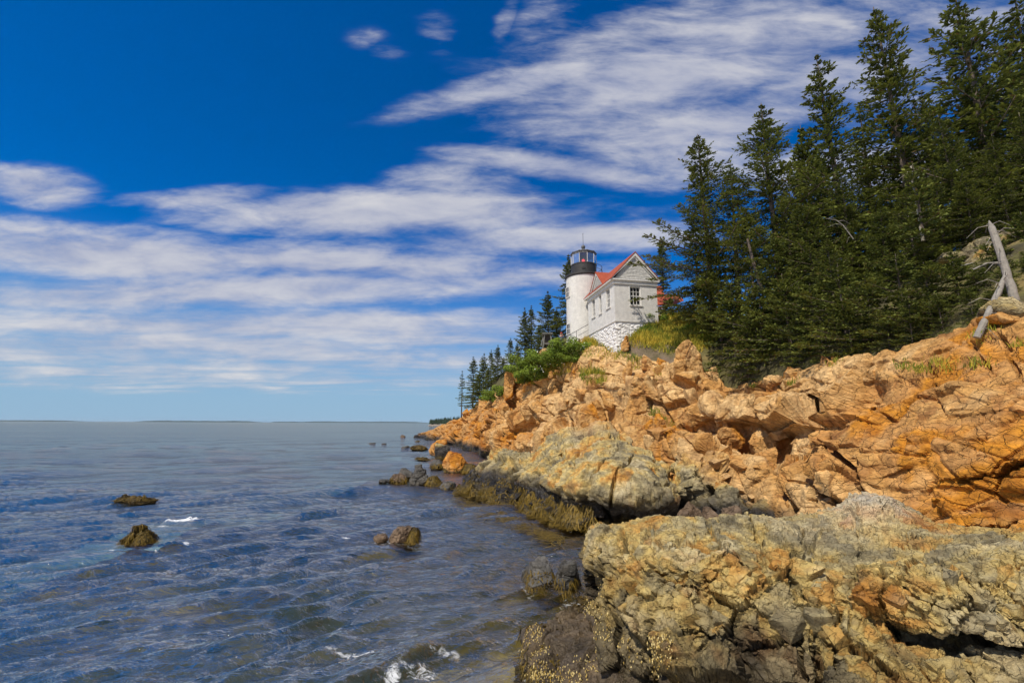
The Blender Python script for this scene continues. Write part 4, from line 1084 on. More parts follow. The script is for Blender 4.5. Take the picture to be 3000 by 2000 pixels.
# ------------------------------------------------------------------ rockweed
def weed_mat():
    m, nt, N, L, b = new_mat('rockweed')
    a = N.new('ShaderNodeAttribute'); a.attribute_name = 'Col'
    L.new(a.outputs['Color'], b.inputs['Base Color']); b.inputs['Roughness'].default_value = 0.6; b.inputs['Specular IOR Level'].default_value = 0.25
    return m
M_WEED = weed_mat()
def ribbons(starts, norms, lens, wid, seed, drop=1.0, segs=4):
    rs = np.random.RandomState(seed); n = len(starts)
    V = []; C = []
    p = starts + norms * 0.03
    lat = np.cross(norms, [0, 0, 1.0]); lat /= np.linalg.norm(lat, axis=1, keepdims=True) + 1e-6
    sway = rs.normal(size=(n, 1)) * 0.5
    base = np.stack([0.10 + 0.24 * rs.rand(n), 0, 0 * sway[:, 0]], 0) if False else None
    t = rs.rand(n, 1)
    c0 = np.array([0.045, 0.032, 0.006]) * (1 - t) + np.array([0.18, 0.115, 0.016]) * t
    for s in range(segs + 1):
        w = wid * (1 - 0.75 * s / segs)
        V.append(p - lat * w); V.append(p + lat * w)
        k = c0 * (0.85 + 0.5 * s / segs); C += [k, k]
        step = lens[:, None] / segs
        dirn = norms * (0.35 * (1 - s / segs)) + lat * sway * 0.6 + np.array([0, 0, -drop]) + rs.normal(size=(n, 3)) * 0.18
        dirn /= np.linalg.norm(dirn, axis=1, keepdims=True)
        q = p + dirn * step
        low = q[:, 2] < 0.02            # ends float out on the water
        q[low] = p[low] + (norms[low] * [1, 1, 0] + lat[low] * sway[low] + rs.normal(size=(low.sum(), 3)) * [0.4, 0.4, 0.02]) * step[low] * 0.8
        q[:, 2] = np.maximum(q[:, 2], 0.015 + 0.02 * rs.rand(n))
        p = q
    V = np.stack(V, 1).reshape(-1, 3); C = np.stack(C, 1).reshape(-1, 3)
    k = 2 * (segs + 1); F = []
    b0 = np.arange(n) * k
    for s in range(segs): F.append(np.stack([b0 + 2 * s, b0 + 2 * s + 1, b0 + 2 * s + 3, b0 + 2 * s + 2], 1))
    return V, np.concatenate(F), C
def weed_object(V, Nn, cnt, zr, lens, wid, seed, label, mask=None):
    rs = np.random.RandomState(seed)
    z = V[:, 2]; ok = (z > zr[0]) & (z < zr[1])
    if mask is not None: ok &= mask
    ok &= fbm(V / 0.7, seed + 90, 3) > -0.12
    idx = np.where(ok)[0]
    if len(idx) == 0: return
    pick = rs.choice(idx, cnt)
    n = Nn[pick].copy(); 
    W, F, C = ribbons(V[pick], n, lens[0] + (lens[1] - lens[0]) * rs.rand(cnt), wid, seed)
    stuff(add('rockweed', mesh_np('rockweed', W, F, M_WEED, False, C)), label, 'seaweed')
for nm, V_, N_, px_, py_ in BIG:
    if nm == 'rock_outcrop': weed_object(V_, N_, 7000, (-0.05, 0.95), (0.2, 0.6), 0.026, 601, 'golden brown rockweed hanging along the waterline of the olive-grey outcrop', mask=(px_ > 1340) & (px_ < 1740))
    if nm == 'rock_shelf': weed_object(V_, N_, 1100, (0.0, 0.5), (0.10, 0.30), 0.014, 602, 'golden rockweed draped over the left side of the dark wet shelf', mask=(px_ < 1640) | ((px_ > 1690) & (py_ < 1800)))
    if nm == 'cliff': weed_object(V_, N_, 700, (0.0, 1.1), (0.3, 0.8), 0.06, 603, 'rockweed along the far waterline below the orange cliff', mask=(px_ < 1480))
wi = 0
_w = [q for q in WEEDY]
Wv, Wf, Wc, off = [], [], [], 0
for (W, Un, cnt, zmin, sd) in _w:
    rs = np.random.RandomState(sd)
    ok = np.where(W[:, 2] > 0.0)[0]
    if len(ok) == 0: continue
    if cnt < 300: 
        lo = np.where((W[:, 2] > 0.0) & (W[:, 2] < 0.5))[0]; ok = lo if len(lo) else ok
    cnt = int(cnt * 2.4); pick = rs.choice(ok, cnt); dist = W[:, 1].mean()
    a, b_, c_ = ribbons(W[pick], Un[pick], (0.07 + 0.20 * rs.rand(cnt)) * (0.6 + dist / 45), 0.006 + dist * 0.0006, sd)
    Wv.append(a); Wf.append(b_ + off); Wc.append(c_); off += len(a)
stuff(add('rockweed', mesh_np('rockweed', np.concatenate(Wv), np.concatenate(Wf), M_WEED, False, np.concatenate(Wc))), 'olive and golden rockweed on the boulders standing in the water', 'seaweed')
def floaters():
    rs = np.random.RandomState(9); line = [(1345, 1450), (1400, 1472), (1460, 1490), (1530, 1515), (1600, 1548), (1660, 1572)]
    pts = []
    for (x0, y0), (x1, y1) in zip(line[:-1], line[1:]):
        for i in range(190):
            t = rs.rand(); e = abs(rs.normal()) * 16
            pts.append(PZ(x0 + (x1 - x0) * t - e * 0.4, y0 + (y1 - y0) * t + e, 0.02))
    pts += [PZ(1300 + 60 * rs.rand(), 1388 + 20 * rs.rand(), 0.02) for i in range(150)]
    pts += [PZ(1600 + 110 * rs.rand(), 1700 + 30 * rs.rand(), 0.02) for i in range(60)]
    p = np.array(pts); n = len(p)
    d = np.stack([-0.6 + 0.5 * rs.normal(size=n), -0.3 + 0.4 * rs.normal(size=n), 0 * p[:, 0]], 1); d /= np.linalg.norm(d, axis=1, keepdims=True)
    W, F, C = ribbons(p, d, 0.25 + 0.5 * rs.rand(n), 0.02, 10)
    stuff(add('floating_seaweed', mesh_np('floating_seaweed', W, F, M_WEED, False, C)), 'strands of olive seaweed floating beside the outcrop', 'seaweed')
floaters()
def bladders():
    """pale yellow air bladders and tips on the wrack of the wet shelf"""
    rs = np.random.RandomState(12); Vs, Fs, Cs, off = [], [], [], 0
    O = np.array([[1, 0, 0], [-1, 0, 0], [0, 1, 0], [0, -1, 0], [0, 0, 1.4], [0, 0, -1.4]]); OF = np.array([[0, 2, 4], [2, 1, 4], [1, 3, 4], [3, 0, 4], [2, 0, 5], [1, 2, 5], [3, 1, 5], [0, 3, 5]])
    zones = [(1572, 1925, 34, 75, 950), (1640, 1985, 90, 22, 330), (1745, 1795, 34, 26, 330), (1780, 1850, 26, 40, 180), (1800, 1885, 70, 20, 150), (1690, 1710, 26, 22, 190), (1590, 1690, 50, 16, 150), (1960, 1960, 40, 40, 330), (1730, 1760, 20, 40, 120), (1880, 1930, 70, 30, 130), (1740, 1950, 60, 16, 110)]
    allV = np.concatenate([b[1] for b in BIG if b[0] in ('rock_shelf', 'rock_ledge')]); aP = np.concatenate([b[3] for b in BIG if b[0] in ('rock_shelf', 'rock_ledge')]); aY = np.concatenate([b[4] for b in BIG if b[0] in ('rock_shelf', 'rock_ledge')]); aN = np.concatenate([b[2] for b in BIG if b[0] in ('rock_shelf', 'rock_ledge')])
    for (cx, cy, rx, ry, cnt) in zones:
        idx = np.where(((aP - cx) / rx) ** 2 + ((aY - cy) / ry) ** 2 < 1)[0]
        if not len(idx): continue
        pk = rs.choice(idx, cnt)
        for i in pk:
            r = 0.004 + 0.007 * rs.rand()
            Vs.append(O * r * [1, 1, 1 + rs.rand()] + allV[i] + aN[i] * 0.015 + rs.normal(size=3) * 0.02); Fs.append(OF + off); off += 6
            t = rs.rand(); Cs.append(np.tile(np.array([0.34, 0.21, 0.03]) * (1 - t) + np.array([0.72, 0.58, 0.26]) * t, (6, 1)))
    stuff(add('wrack_bladders', mesh_np('wrack_bladders', np.concatenate(Vs), np.concatenate(Fs), M_WEED, False, np.concatenate(Cs))), 'speckle of pale yellow wrack bladders on the dark wet shelf', 'seaweed')
bladders()
# ------------------------------------------------------------------ building materials
def white_brick(name, round_=False, tint=(0.82, 0.79, 0.72)):
    m, nt, N, L, b = new_mat(name)
    g = N.new('ShaderNodeTexCoord'); sp = N.new('ShaderNodeSeparateXYZ'); L.new(g.outputs['Object'], sp.inputs[0])
    cb = N.new('ShaderNodeCombineXYZ')
    if round_:
        at = N.new('ShaderNodeMath'); at.operation = 'ARCTAN2'; L.new(sp.outputs[1], at.inputs[0]); L.new(sp.outputs[0], at.inputs[1])
        mu = N.new('ShaderNodeMath'); mu.operation = 'MULTIPLY'; L.new(at.outputs[0], mu.inputs[0]); mu.inputs[1].default_value = 2.0; L.new(mu.outputs[0], cb.inputs[0])
    else:
        ad = N.new('ShaderNodeMath'); ad.operation = 'ADD'; L.new(sp.outputs[0], ad.inputs[0]); L.new(sp.outputs[1], ad.inputs[1]); L.new(ad.outputs[0], cb.inputs[0])
    L.new(sp.outputs[2], cb.inputs[1])
    br = N.new('ShaderNodeTexBrick'); L.new(cb.outputs[0], br.inputs['Vector'])
    br.inputs['Scale'].default_value = 1.0; br.inputs['Brick Width'].default_value = 0.24; br.inputs['Row Height'].default_value = 0.085; br.inputs['Mortar Size'].default_value = 0.012; br.inputs['Mortar Smooth'].default_value = 0.6
    br.inputs['Color1'].default_value = (1, 1, 1, 1); br.inputs['Color2'].default_value = (0.84, 0.84, 0.84, 1); br.inputs['Mortar'].default_value = (0.35, 0.35, 0.35, 1)
    n = noise_node(N, L, 2.2, 6, 0.62); n2 = noise_node(N, L, 14, 4, 0.6); ns = noise_node(N, L, 1.6, 5, 0.6, stretch=(2.5, 2.5, 0.25))
    c = mixc(N, L, rng(N, L, n.outputs[0], 0.35, 0.7), tint, tuple(v * f for v, f in zip(tint, (0.80, 0.80, 0.80))))
    c = mixc(N, L, rng(N, L, ns.outputs[0], 0.55, 0.75, 0, 0.35), c, (0.42, 0.40, 0.36))
    c = mixc(N, L, rng(N, L, n2.outputs[0], 0.70, 0.76, 0, 0.55), c, (0.38, 0.30, 0.24))
    c = mixc(N, L, 0.5, c, mixc(N, L, 1.0, c, br.outputs['Color'], 'MULTIPLY'))
    L.new(c, b.inputs['Base Color']); b.inputs['Roughness'].default_value = 0.7
    k = bump(N, L, None, br.outputs['Color'], 1.0, 0.03); bump(N, L, b, n2.outputs[0], 0.8, 0.03, k)
    return m
M_BRICK, M_TBRICK = white_brick('painted_brick'), white_brick('painted_brick_round', True)
M_TRIM = simple('weathered_white_trim', (0.68, 0.66, 0.61), 0.7, 0.22, 5, 0.3)
M_CLAP = simple('peeling_clapboard', (0.66, 0.64, 0.58), 0.8, 0.40, 7, 0.4)
M_STONE = simple('whitewashed_stone', (0.76, 0.74, 0.70), 0.8, 0.12, 4, 0.6)
M_BLACK = simple('black_iron', (0.045, 0.042, 0.038), 0.55, 0.35, 6, 0.2)
M_ROOFG = simple('grey_lead_roof', (0.13, 0.125, 0.115), 0.5, 0.25, 5)
M_RED = None
def red_shingles():
    m, nt, N, L, b = new_mat('red_shingles')
    g = N.new('ShaderNodeTexCoord'); sp = N.new('ShaderNodeSeparateXYZ'); L.new(g.outputs['Object'], sp.inputs[0])
    cb = N.new('ShaderNodeCombineXYZ'); ad = N.new('ShaderNodeMath'); L.new(sp.outputs[0], ad.inputs[0]); L.new(sp.outputs[1], ad.inputs[1]); L.new(ad.outputs[0], cb.inputs[0]); L.new(sp.outputs[2], cb.inputs[1])
    br = N.new('ShaderNodeTexBrick'); L.new(cb.outputs[0], br.inputs['Vector'])
    br.inputs['Scale'].default_value = 1; br.inputs['Brick Width'].default_value = 0.3; br.inputs['Row Height'].default_value = 0.13; br.inputs['Mortar Size'].default_value = 0.01
    br.inputs['Color1'].default_value = (0.36, 0.068, 0.025, 1); br.inputs['Color2'].default_value = (0.28, 0.05, 0.02, 1); br.inputs['Mortar'].default_value = (0.16, 0.03, 0.015, 1)
    n = noise_node(N, L, 3, 5); L.new(mixc(N, L, rng(N, L, n.outputs[0], 0.3, 0.7, 0, 0.4), br.outputs['Color'], (0.42, 0.09, 0.03)), b.inputs['Base Color'])
    b.inputs['Roughness'].default_value = 0.85; bump(N, L, b, br.outputs['Fac'], 0.4, -0.02)
    return m
M_RED = red_shingles()
def glass_dark():
    m, nt, N, L, b = new_mat('window_glass')
    b.inputs['Base Color'].default_value = (0.02, 0.022, 0.022, 1); b.inputs['Roughness'].default_value = 0.06; b.inputs['Specular IOR Level'].default_value = 0.6
    n = noise_node(N, L, 1.5, 2); bump(N, L, b, n.outputs[0], 0.1, 0.02)
    return m
M_GLASS = glass_dark()
def glass_clear():
    m, nt, N, L, b = new_mat('lantern_glass'); N.remove(b)
    t = N.new('ShaderNodeBsdfTransparent'); t.inputs['Color'].default_value = (0.80, 0.86, 0.86, 1); g = N.new('ShaderNodeBsdfGlossy'); g.inputs['Roughness'].default_value = 0.03
    f = N.new('ShaderNodeFresnel'); f.inputs['IOR'].default_value = 1.5; x = N.new('ShaderNodeMixShader')
    L.new(rng(N, L, f.outputs[0], 0, 1, 0.08, 1.0), x.inputs[0]); L.new(t.outputs[0], x.inputs[1]); L.new(g.outputs[0], x.inputs[2]); L.new(x.outputs[0], N['Material Output'].inputs[0])
    return m
M_CLEAR = glass_clear()
def emit(name, c, s):
    m, nt, N, L, b = new_mat(name); b.inputs['Base Color'].default_value = (*c, 1); b.inputs['Emission Color'].default_value = (*c, 1); b.inputs['Emission Strength'].default_value = s
    return m
M_LAMP = emit('red_lamp', (1.0, 0.05, 0.06), 2.2)

def wall_holes(mb, pt, u0, u1, z0, z1, holes, rec):
    """a wall face with window openings; pt(u, z, depth) gives the place"""
    us = sorted({u0, u1, *[h[0] for h in holes], *[h[1] for h in holes]}); zs = sorted({z0, z1, *[h[2] for h in holes], *[h[3] for h in holes]})
    for a, b_ in zip(us[:-1], us[1:]):
        for c, d in zip(zs[:-1], zs[1:]):
            if any(h[0] <= a and b_ <= h[1] and h[2] <= c and d <= h[3] for h in holes): continue
            mb.quad(pt(a, c, 0), pt(b_, c, 0), pt(b_, d, 0), pt(a, d, 0))
    for (a, b_, c, d) in holes:
        mb.quad(pt(a, c, 0), pt(a, d, 0), pt(a, d, rec), pt(a, c, rec)); mb.quad(pt(b_, d, 0), pt(b_, c, 0), pt(b_, c, rec), pt(b_, d, rec))
        mb.quad(pt(a, d, 0), pt(b_, d, 0), pt(b_, d, rec), pt(a, d, rec)); mb.quad(pt(b_, c, 0), pt(a, c, 0), pt(a, c, rec), pt(b_, c, rec))
def obox(mb, pt, a, b_, c, d, e, f):
    """box in wall coordinates: u a..b, z c..d, depth e..f"""
    n = len(mb.v); q = [pt(a, c, e), pt(b_, c, e), pt(b_, d, e), pt(a, d, e), pt(a, c, f), pt(b_, c, f), pt(b_, d, f), pt(a, d, f)]
    mb.v += [tuple(map(float, v)) for v in q]
    mb.f += [tuple(n + i for i in t) for t in ((0, 1, 2, 3), (7, 6, 5, 4), (0, 4, 5, 1), (1, 5, 6, 2), (2, 6, 7, 3), (3, 7, 4, 0))]
def sash(parent, pt, a, b_, c, d, rec, cols=3, rows=4):
    """window: frame, glazing bars, one pane per light, sill"""
    w = MB(); t = 0.07
    for q in ((a, a + t, c, d), (b_ - t, b_, c, d), (a + t, b_ - t, d - t, d), (a + t, b_ - t, c, c + t)): obox(w, pt, *q, rec * 0.35, rec)
    win = w.build('window', M_TRIM, parent)
    k = MB(); A, B, C_, D = a + t, b_ - t, c + t, d - t
    for i in range(1, cols):
        u = A + (B - A) * i / cols; obox(k, pt, u - 0.018, u + 0.018, C_, D, rec * 0.62, rec * 0.95)
    for i in range(1, rows):
        z = C_ + (D - C_) * i / rows; s = 0.035 if i * 2 == rows else 0.018
        obox(k, pt, A, B, z - s, z + s, rec * 0.6, rec * 0.94)
    k.build('glazing_bars', M_TRIM, win)
    for i in range(cols):
        for j in range(rows):
            p = MB(); obox(p, pt, A + (B - A) * i / cols + 0.019, A + (B - A) * (i + 1) / cols - 0.019, C_ + (D - C_) * j / rows + 0.02, C_ + (D - C_) * (j + 1) / rows - 0.02, rec * 0.86, rec * 0.9)
            p.build('pane', M_GLASS, win)
    s = MB(); obox(s, pt, a - 0.1, b_ + 0.12, c - 0.11, c - 0.003, -0.09, rec * 0.5); s.build('sill', M_TRIM, win)
    h = MB(); obox(h, pt, a - 0.07, a - 0.004, c, d + 0.07, -0.02, 0.03); obox(h, pt, b_ + 0.004, b_ + 0.07, c, d + 0.07, -0.02, 0.03); obox(h, pt, a - 0.004, b_ + 0.004, d + 0.004, d + 0.07, -0.02, 0.03)
    h.build('casing', M_TRIM, win)
    return win

# ------------------------------------------------------------------ white brick house
HA, HW, HL = R(10.6), 4.2, 6.9
HO = P(1800.7, 879, 40.0)
ZB, ZE, ZP = 13.13 - 10, 16.93 - 10, 19.62 - 10          # heights inside the house's own frame (base at z = 10)
house = bpy.data.objects.new('brick_house', None); COL.objects.link(house)
house.location = (HO[0], HO[1], 10.0); house.rotation_euler = (0, 0, HA)
tag(house, 'small white painted brick house with red roof beside the lighthouse tower', 'house')
gp = lambda u, z, e: (u, e, z)             # gable wall faces -y
lp = lambda u, z, e: (e, u, z)             # side wall faces -x
GW = [(1.52, 2.58, 14.66 - 10, 16.40 - 10)]
LW = [(1.02, 1.98, 14.66 - 10, 16.50 - 10), (3.12, 3.80, 14.60 - 10, 16.55 - 10), (4.85, 5.78, 14.66 - 10, 16.56 - 10)]
w = MB(); wall_holes(w, gp, 0, HW, ZB, ZE, GW, 0.2); wall_holes(w, lp, 0, HL, ZB, ZE, LW, 0.2)
w.quad((HW, 0, ZB), (HW, HL, ZB), (HW, HL, ZE), (HW, 0, ZE)); w.quad((HW, HL, ZB), (0, HL, ZB), (0, HL, ZE), (HW, HL, ZE))
w.quad((0, HL, ZE), (HW, HL, ZE), (HW / 2, HL, ZP - 0.1)); w.quad((0.0, 0.05, ZE), (HW, 0.05, ZE), (HW / 2, 0.05, ZP - 0.1))
w.build('brick_wall', M_BRICK, house)
for h in GW: sash(house, gp, *h, 0.2, 3, 4)
for h in LW: sash(house, lp, *h, 0.2, 2 if h[1] - h[0] < 0.8 else 3, 4)
# cornice, frieze and raking boards
t = MB()
obox(t, gp, -0.2, HW + 0.2, ZE - 0.02, ZE + 0.10, -0.22, 0.04); obox(t, gp, -0.06, HW + 0.06, ZE - 0.30, ZE - 0.023, -0.06, 0.03); obox(t, gp, -0.1, HW + 0.1, ZE - 0.36, ZE - 0.303, -0.10, 0.03)
obox(t, lp, 0.04, HL + 0.5, ZE - 0.02, ZE + 0.10, -0.30, 0.03); obox(t, lp, 0.031, HL + 0.06, ZE - 0.30, ZE - 0.023, -0.06, 0.03); obox(t, lp, 0.031, HL + 0.1, ZE - 0.36, ZE - 0.303, -0.10, 0.03)
t.build('cornice', M_TRIM, house)
SL = (ZP - ZE - 0.1) / (HW / 2 + 0.28)
def rake(sgn):
    m = MB(); top = lambda u: ZP + 0.02 - SL * abs(u - HW / 2)
    for (dn0, dn1, y0, y1) in ((0.0, 0.30, -0.22, -0.05), (0.30, 0.52, -0.10, -0.03)):
        ua, ub = HW / 2, HW / 2 + sgn * (HW / 2 + 0.24 - (dn1 - 0.30 if dn0 else 0))
        m.prism([(ua, y0, top(ua) - dn0), (ua, y0, top(ua) - dn1), (ub, y0, max(top(ub) - dn1, ZE + 0.10)), (ub, y0, max(top(ub) - dn0, ZE + 0.11))], (0, y0, 0), (0, y1, 0))
    m.build('rake_board', M_TRIM, house)
rake(-1); rake(1)
gable = MB().prism([(0.15, 0.0, ZE + 0.1), (HW - 0.15, 0.0, ZE + 0.1), (HW / 2, 0.0, ZP - 0.35)], (0, 0, 0), (0, 0.04, 0)).build('gable', M_CLAP, house)
nb = 15
for i in range(nb):                                        # one board per course, each a little proud and uneven
    z0 = ZE + 0.11 + (ZP - 0.55 - ZE - 0.11) * i / nb; z1 = z0 + (ZP - 0.55 - ZE - 0.11) / nb
    hw = (ZP - 0.42 - z1) / SL
    if hw < 0.08: continue
    e = rnd.uniform(-0.01, 0.01); m = MB(); c = HW / 2
    m.prism([(c - hw, -0.005, z1 - 0.012), (c - hw, -0.045 + e, z0), (c - hw, 0, z0)], (c - hw, 0, 0), (c + hw, 0, 0))
    m.build('clapboard', M_CLAP, gable)
# dormer gable over the side wall
DC, DHW, DZ0, DZ1 = 4.05, 1.72, ZE + 0.14, 18.90 - 10
dg = MB().prism([(-0.02, DC - DHW + 0.15, DZ0), (-0.02, DC + DHW - 0.15, DZ0), (-0.02, DC, DZ1 - 0.12)], (0, 0, 0), (0.06, 0, 0)).build('dormer', M_TRIM, house)
for i in range(12):
    z0 = DZ0 + (DZ1 - 0.3 - DZ0) * i / 12; z1 = z0 + (DZ1 - 0.3 - DZ0) / 12; hw = (DZ1 - 0.2 - z1) * DHW / (DZ1 - DZ0) - 0.08
    if hw < 0.06: continue
    MB().prism([(-0.03, DC - hw, z1 - 0.02), (-0.10, DC - hw, z0), (-0.025, DC - hw, z0)], (0, DC - hw, 0), (0, DC + hw, 0)).build('clapboard', M_TRIM, dg)
m = MB()
for s in (-1, 1):
    m.prism([(-0.16, DC, DZ1 + 0.06), (-0.16, DC, DZ1 - 0.17), (-0.16, DC + s * (DHW - 0.02), DZ0), (-0.16, DC + s * (DHW + 0.16), DZ0 + 0.03)], (0, 0, 0), (0.12, 0, 0))
m.build('rake_board', M_TRIM, dg)
# roof: two main slopes, two dormer slopes
for s in (-1, 1):
    u1 = HW / 2 + s * (HW / 2 + 0.32); z1 = ZP + 0.05 - SL * (HW / 2 + 0.32)
    MB().prism([(HW / 2, -0.26, ZP + 0.05), (HW / 2, HL + 0.5, ZP + 0.05), (u1, HL + 0.5, z1), (u1, -0.26, z1)], (0, 0, 0), (0, 0, 0.07)).build('roof_slope', M_RED, house)
for s in (-1, 1):
    ux = (DZ1 - (ZP - SL * (HW / 2))) / SL + 0.15
    MB().prism([(-0.22, DC, DZ1 + 0.08), (ux, DC, DZ1 + 0.08), (0.0, DC + s * (DHW + 0.1), DZ0 + 0.08), (-0.22, DC + s * (DHW + 0.14), DZ0 + 0.06)], (0, 0, 0), (0, 0, 0.06)).build('dormer_slope', M_RED, house)
# rubble foundation, whitewashed; every stone stands proud of the mortar
fb = MB().box((0.06, 0.06, -1.5), (HW - 0.05, HL - 0.05, ZB - 0.02)).build('foundation', M_STONE, house)
MB().box((-0.05, -0.05, ZB - 0.07), (HW + 0.03, HL + 0.03, ZB - 0.003)).build('water_table', M_TRIM, house)
SB = []
for k in range(6):
    V, F, hh, Un = rock_shape(700 + k, (0.52, 0.34, 0.30), 6, cuts=6, block=0.5, rough=0.8)
    SB.append(mesh_np('stone', V, F, M_STONE))
def stones(pt, u0, u1):
    z = ZB - 0.2
    while z > -1.2:
        h = rnd.uniform(0.16, 0.32); u = u0 + rnd.uniform(0, 0.3)
        while u < u1:
            l = rnd.uniform(0.22, 0.60); o = add('stone', rnd.choice(SB), fb)
            p = pt(u + l / 2, z - h / 2 + rnd.uniform(-0.06, 0.06), 0.075 + rnd.uniform(-0.02, 0.02))
            o.location = p; o.scale = (l / 0.46, 0.55, h / 0.24)
            o.rotation_euler = (rnd.uniform(-.2, .2), rnd.uniform(-.35, .35), (0 if pt is gp else math.pi / 2) + rnd.uniform(-.15, .15))
            u += l * rnd.uniform(0.88, 1.05)
        z -= h * 0.98
stones(gp, -0.05, 3.4); stones(lp, -0.05, HL + 0.2)

# ------------------------------------------------------------------ lighthouse tower
TD = 49.6
tc_ = P(1711, 820, TD); zt = lambda y: float(P(1711, 680 + y * 430 / 1556, TD)[2])
TZ0 = 12.6
tower = bpy.data.objects.new('lighthouse_tower', None); COL.objects.link(tower)
tower.location = (tc_[0], TD, TZ0); tower.rotation_euler = (0, 0, R(-10))
tag(tower, 'round white brick lighthouse tower with black lantern room and red light', 'lighthouse')
rel = lambda y: zt(y) - TZ0
TR = 2.02; zg = rel(492)
MB().lathe([(TR + 0.05, 0), (TR + 0.02, 2), (TR, zg)], 72).build('brick_wall', M_TBRICK, tower, True)
MB().lathe([(TR, zg - 0.12), (TR + 0.1, zg - 0.06), (TR + 0.14, zg), (TR + 0.14, zg + 0.16), (1.2, zg + 0.20)], 72).build('gallery_deck', M_BLACK, tower)
zp0, zp1, zl1 = zg + 0.18, rel(358), rel(258)
LR = 1.42
MB().lathe([(LR, zp0), (LR, zp1 - 0.08), (LR + 0.05, zp1 - 0.08), (LR + 0.05, zp1), (LR - 0.06, zp1 + 0.003), (LR - 0.06, zp0)], 40).build('lantern_parapet', M_BLACK, tower)
MB().box((-0.16, -LR - 0.06, (zp0 + zp1) / 2 - 0.1), (0.16, -LR + 0.1, (zp0 + zp1) / 2 + 0.02)).build('vent', M_BLACK, tower)
SEG = 10
A0 = -math.pi / 2 - math.pi / SEG
for i in range(SEG):
    a, b_ = A0 + 2 * math.pi * i / SEG, A0 + 2 * math.pi * (i + 1) / SEG
    pa, pb = (LR * math.cos(a), LR * math.sin(a)), (LR * math.cos(b_), LR * math.sin(b_))
    MB().tube([(*pa, zp1), (*pa, zl1)], 0.035, 6).build('mullion', M_TRIM, tower)
    MB().prism([(*pa, zp1 + 0.02), (*pb, zp1 + 0.02), (*pb, zl1), (*pa, zl1)], (0, 0, 0), (-0.012 * math.cos((a + b_) / 2), -0.012 * math.sin((a + b_) / 2), 0)).build('pane', M_CLEAR, tower)
zr = rel(190)
roof = MB().lathe([(LR + 0.02, zl1 - 0.02), (LR + 0.03, zl1 + 0.18), (LR + 0.10, zl1 + 0.20), (LR + 0.10, zl1 + 0.26), (0.75, zl1 + (zr - zl1) * 0.66), (0.22, zr), (0.17, zr + 0.02), (0.17, zr + 0.16), (0.0, zr + 0.17)], SEG, a0=A0).build('lantern_roof', M_ROOFG, tower)
r_ = MB()
for i in range(SEG):
    a = A0 + 2 * math.pi * i / SEG
    r_.tube([((LR + 0.1) * math.cos(a), (LR + 0.1) * math.sin(a), zl1 + 0.27), (0.75 * math.cos(a), 0.75 * math.sin(a), zl1 + (zr - zl1) * 0.66 + 0.02), (0.22 * math.cos(a), 0.22 * math.sin(a), zr + 0.02)], 0.025, 4)
r_.build('rib', M_ROOFG, roof)
zb = zr + 0.36
MB().lathe([(0.01, zb - 0.24), (0.12, zb - 0.21), (0.21, zb - 0.12), (0.24, zb), (0.21, zb + 0.12), (0.12, zb + 0.21), (0.01, zb + 0.24)], 20).build('ball_finial', M_ROOFG, roof, True)
MB().tube([(0, 0, zb + 0.2), (0, 0, rel(25))], 0.022, 6).tube([(0, 0, rel(25)), (-0.09, 0, rel(25) + 0.16)], 0.012, 4).tube([(0, 0, rel(25)), (0.09, 0, rel(25) + 0.16)], 0.012, 4).build('lightning_rod', M_BLACK, roof)
MB().lathe([(0.0, zl1 + 0.05), (LR - 0.03, zl1 + 0.06), (LR - 0.03, zl1 + 0.11)], 20).build('lantern_ceiling', simple('ceiling_grey', (0.30, 0.31, 0.31)), tower)
MB().lathe([(0.0, zp1 - 0.1), (LR - 0.07, zp1 - 0.1)], 20).build('lantern_floor', M_BLACK, tower)
zm = (zp1 + zl1) / 2 - 0.1
MB().lathe([(0.02, zp1 - 0.1), (0.22, zp1 - 0.08), (0.22, zm - 0.35), (0.34, zm - 0.3), (0.40, zm), (0.34, zm + 0.32), (0.1, zm + 0.5)], 20).build('lens', simple('lens_brass', (0.45, 0.30, 0.24), 0.3), tower, True)
MB().lathe([(0.02, zm - 0.2), (0.13, zm - 0.14), (0.17, zm), (0.13, zm + 0.14), (0.02, zm + 0.2)], 14, ctr=(-0.02, -0.40)).build('lamp', M_LAMP, tower, True)
g_ = MB()
for zz in (0.95, 0.48):
    pts = [((TR + 0.05) * math.cos(2 * math.pi * i / 36), (TR + 0.05) * math.sin(2 * math.pi * i / 36), zg + 0.2 + zz) for i in range(37)]
    g_.tube(pts, 0.022, 5, False)
g_.build('handrail', M_BLACK, tower)
for i in range(12):
    a = 2 * math.pi * (i + 0.3) / 12
    MB().tube([((TR + 0.05) * math.cos(a), (TR + 0.05) * math.sin(a), zg + 0.1), ((TR + 0.05) * math.cos(a), (TR + 0.05) * math.sin(a), zg + 1.15)], 0.02, 5).build('rail_post', M_BLACK, tower)
